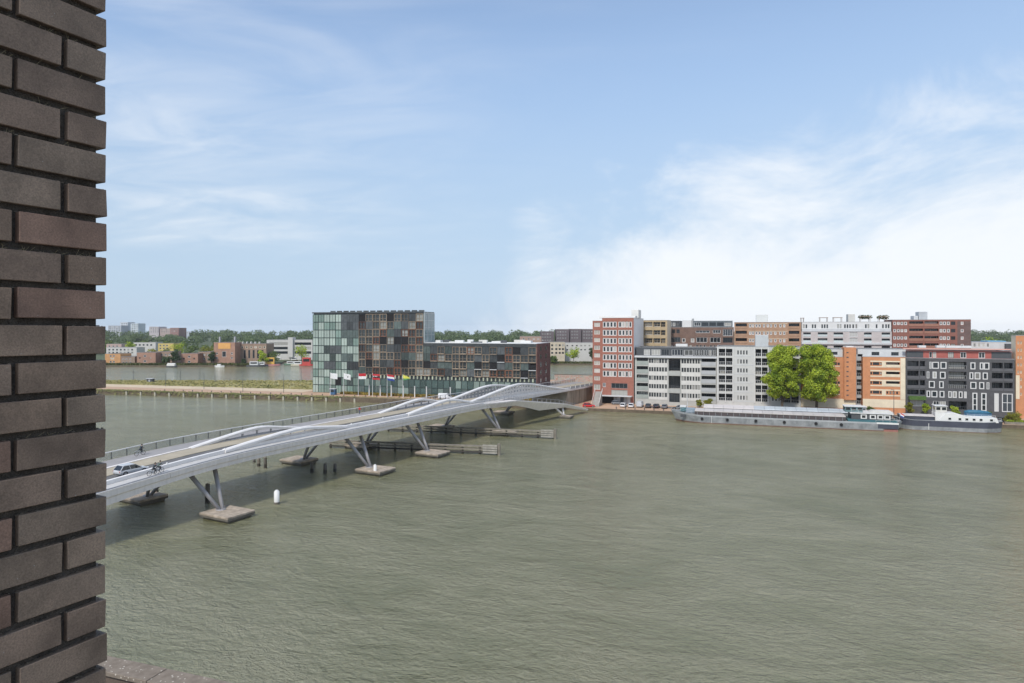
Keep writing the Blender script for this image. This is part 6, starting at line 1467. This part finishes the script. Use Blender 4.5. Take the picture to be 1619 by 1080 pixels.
def far_trees():
    rnd = random.Random(77)
    # far-off wood reading as one mass, several ranks deep
    for nm, d0, d1, span, cnt, hh, m in (('far_wood', 1250, 1700, [(-500, 2300)], 950, (19, 25), ML_far), ('far_wood', 850, 1150, [(100, 1000), (1480, 1850)], 330, (15, 21), ML_far), ('far_wood', 640, 760, [(130, 520), (660, 880), (1520, 1760)], 130, (10, 14), ML_mid)):
        blobs = []
        tot = sum(b - a for a, b in span)
        for i in range(cnt):
            a, c = rnd.choices(span, weights=[q - p for p, q in span])[0]; px = rnd.uniform(a, c); d = rnd.uniform(d0, d1); p = atd(px, 519, d); h = rnd.uniform(*hh); r = h * rnd.uniform(.4, .62)
            for k in range(3): blobs.append(((p.x + rnd.uniform(-.5, .5) * r, p.y + rnd.uniform(-.5, .5) * r, 1 + h * rnd.uniform(.35, .78)), (r * rnd.uniform(.5, .9), r * rnd.uniform(.5, .9), h * rnd.uniform(.2, .3))))
        o = link(nm, leaf_mesh(nm, blobs, 60000 if d0 < 1200 else 110000, d0 / 640, m, rnd, .7)); kind(o, 'stuff')
    T = [(283, 540, 545, 560, 9, ML_bright, 'bright green broad tree above the far red blocks'), (205, 536, 552, 560, 6, ML_bright, 'bright rounded tree behind the white far terrace'), (300, 542, 556, 535, 8, ML_mid, 'mid green tree left of the large red gable block'), (325, 543, 556, 540, 9, ML_yel, 'yellow green tree close to the red gable block'),
         (240, 549, 558, 520, 8, ML_yel, 'olive tree behind the square red block'), (262, 548, 557, 520, 7, ML_mid, 'green tree behind the brown balcony wing'), (278, 551, 577, 486, 5, ML_dark, 'tall dark tree between the two red far blocks'), (264, 562, 577, 483, 5, ML_dark, 'dark bush before the brown balcony wing'), (335, 554, 577, 484, 3.4, ML_dark, 'dark narrow tree at the left edge of the red gable block'),
         (386, 566, 577, 482, 2.4, ML_dark, 'small dark bush before the repeated bays'), (415, 554, 573, 486, 6, ML_bright, 'bright tree at the right end of the repeated bays'), (433, 555, 572, 500, 6.5, ML_mid, 'green tree before the white apartment block'), (477, 541, 569, 530, 9, ML_bright, 'tall bright tree at the right of the white apartment block beside the hotel'), (907, 549, 569, 505, 7.5, ML_bright, 'bright green tree before the white house near the red tower'), (875, 562, 573, 500, 4, ML_mid, 'small tree by the hotel end wall across the water'), (936, 546, 572, 512, 4, ML_dark, 'dark tree half hidden by the red brick tower'), (228, 533, 549, 600, 8, ML_mid, 'rounded green tree behind the second white terrace'), (395, 531, 545, 640, 12, ML_dark, 'dark tree behind the repeated bays'), (1566, 525, 541, 420, 8, ML_bright, 'paler green tree standing out before the right hand wood')]
    for i, (px, yt, yb, d, r, m, lab) in enumerate(T):
        p = atd(px, 519, d); h = max(3.0, EYE - (yt - HZP) * d / FPX - 1.1)
        tree('far_tree', lab, (p.x, p.y, 1.1), h, r * .8, m, 700, .55, 200 + i, 'trees on the far shore', .15, 9)
    # bank vegetation
    b = B()
    for i in range(2600):
        px = rnd.uniform(150, 400) if i % 4 else rnd.uniform(868, 945); d = rnd.uniform(478, 484) if px < 500 else rnd.uniform(501, 506); p = atd(px, 519, d); a = rnd.uniform(0, 3.1); w = rnd.uniform(.3, .9); h = rnd.uniform(.4, 1.8); dx, dy = math.cos(a) * w, math.sin(a) * w
        b.q([(p.x - dx, p.y - dy, 1.0), (p.x + dx, p.y + dy, 1.0), (p.x + dx, p.y + dy, 1.1 + h), (p.x - dx * .8, p.y - dy, 1.1 + h * .8)])
    kind(b.build('bank_reeds', leaf_mat('reeds', (.06, .08, .025), (.20, .20, .08))), 'stuff')
far_trees()

def far_boats():
    def boat(px, py, L_, m, lab, cab, cm=M_white, d=None):
        p = onz(px, py, 0); t = thing('moored_boat', lab, 'boat', (p.x, p.y, 0), YAW + .1, 'boats moored on the far shore'); hull(L_, L_ * .28, lambda u: 1.3, [0, .4, 1], [M_dgrey, m, M_offw], t, n=14, bow=.3)
        b = B(); b.box(-L_ * .3, L_ * .15, -L_ * .1, L_ * .1, 1.2, 1.2 + cab); c = bevel(b.build('cabin', cm, t), .1); b = B(); b.box(-L_ * .25, L_ * .1, -L_ * .105, -L_ * .1, 1.2 + cab * .4, 1.2 + cab * .8); b.build('window', M_cg, c); b = B(); b.cyl((0, 0, 1.2), (0, 0, 2.6 + cab), .06, .04, 6); b.build('mast', M_lgrey, t)
    mm = {k: mat('boat_' + k, c, .5, .1) for k, c in dict(red=(.45, .06, .05), yellow=(.6, .36, .08), pink=(.45, .2, .2), green=(.10, .18, .12), cream=(.5, .47, .36)).items()}
    boat(487, 578.5, 13, mm['red'], 'red houseboat with a tall red cabin by the hotel corner', 5, mm['red']); boat(430, 578.5, 12, mm['pink'], 'houseboat with a yellow orange cabin on the far shore', 5, mm['yellow']); boat(404, 579.8, 13, M_dgrey, 'dark boat with glassy cabin moored left of the yellow houseboat', 2.6, M_lgrey); boat(415.5, 579.5, 8, M_navy, 'small bluish boat touching the yellow houseboat', 2.2)
    for i, (px, py, L_, k, cab) in enumerate(((441, 571, 11, 'cream', 1.8), (449, 570, 10, 'green', 2.0), (457, 570, 12, 'cream', 1.6), (466, 571, 10, 'cream', 2.0), (461, 577.5, 11, 'green', 1.8), (473, 578.5, 12, 'cream', 2.2))):
        boat(px, py, L_, mm[k], ['first small pale motor boat from the left in the far marina', 'second boat in the far marina, greenish hull', 'long pale boat in the middle of the far marina', 'pale boat at the right of the far marina row', 'green boat nearest the water in the far marina', 'cream boat left of the red houseboat'][i], cab)
    p = onz(352, 580, 0); t = thing('moored_boat', 'small white boat below the red gable block', 'boat', (p.x, p.y - 3, 0), YAW, 'boats moored on the far shore'); hull(7, 2.2, lambda u: 1.1, [0, .5, 1], [M_white, M_white, M_offw], t, n=12, bow=.35); b = B(); b.box(-1.5, 1, -.7, .7, 1, 2.1); b.build('cabin', M_white, t)
    p = onz(277, 580.5, 0); t = thing('moored_boat', 'boat under a pale rounded awning below the dark far tree', 'boat', (p.x, p.y - 3, 0), YAW, 'boats moored on the far shore'); hull(8, 3, lambda u: 1.1, [0, .5, 1], [M_dgrey, M_dgrey, M_offw], t, n=12, bow=.35); b = B(); b.sweep([[(-3 + .0, y, z) for y, z in ((-1.4, 1.1), (-1.2, 2.4), (0, 3), (1.2, 2.4), (1.4, 1.1))], [(2.6, y, z) for y, z in ((-1.4, 1.1), (-1.2, 2.4), (0, 3), (1.2, 2.4), (1.4, 1.1))]]); b.build('awning', M_offw, t)
far_boats()

# ================================================================== AIR
def haze():
    m = bpy.data.materials.new('thin_air'); m.use_nodes = True; nt = m.node_tree; nt.nodes.remove(nt.nodes['Principled BSDF'])
    p = nt.nodes.new('ShaderNodeVolumePrincipled'); p.inputs['Color'].default_value = (.93, .95, .98, 1); p.inputs['Density'].default_value = .00007
    nt.links.new(p.outputs[0], nt.nodes['Material Output'].inputs['Volume'])
    b = B(); b.box(-3600, 2600, -260, 3600, -3, 42); kind(b.build('haze', m), 'stuff')
haze()
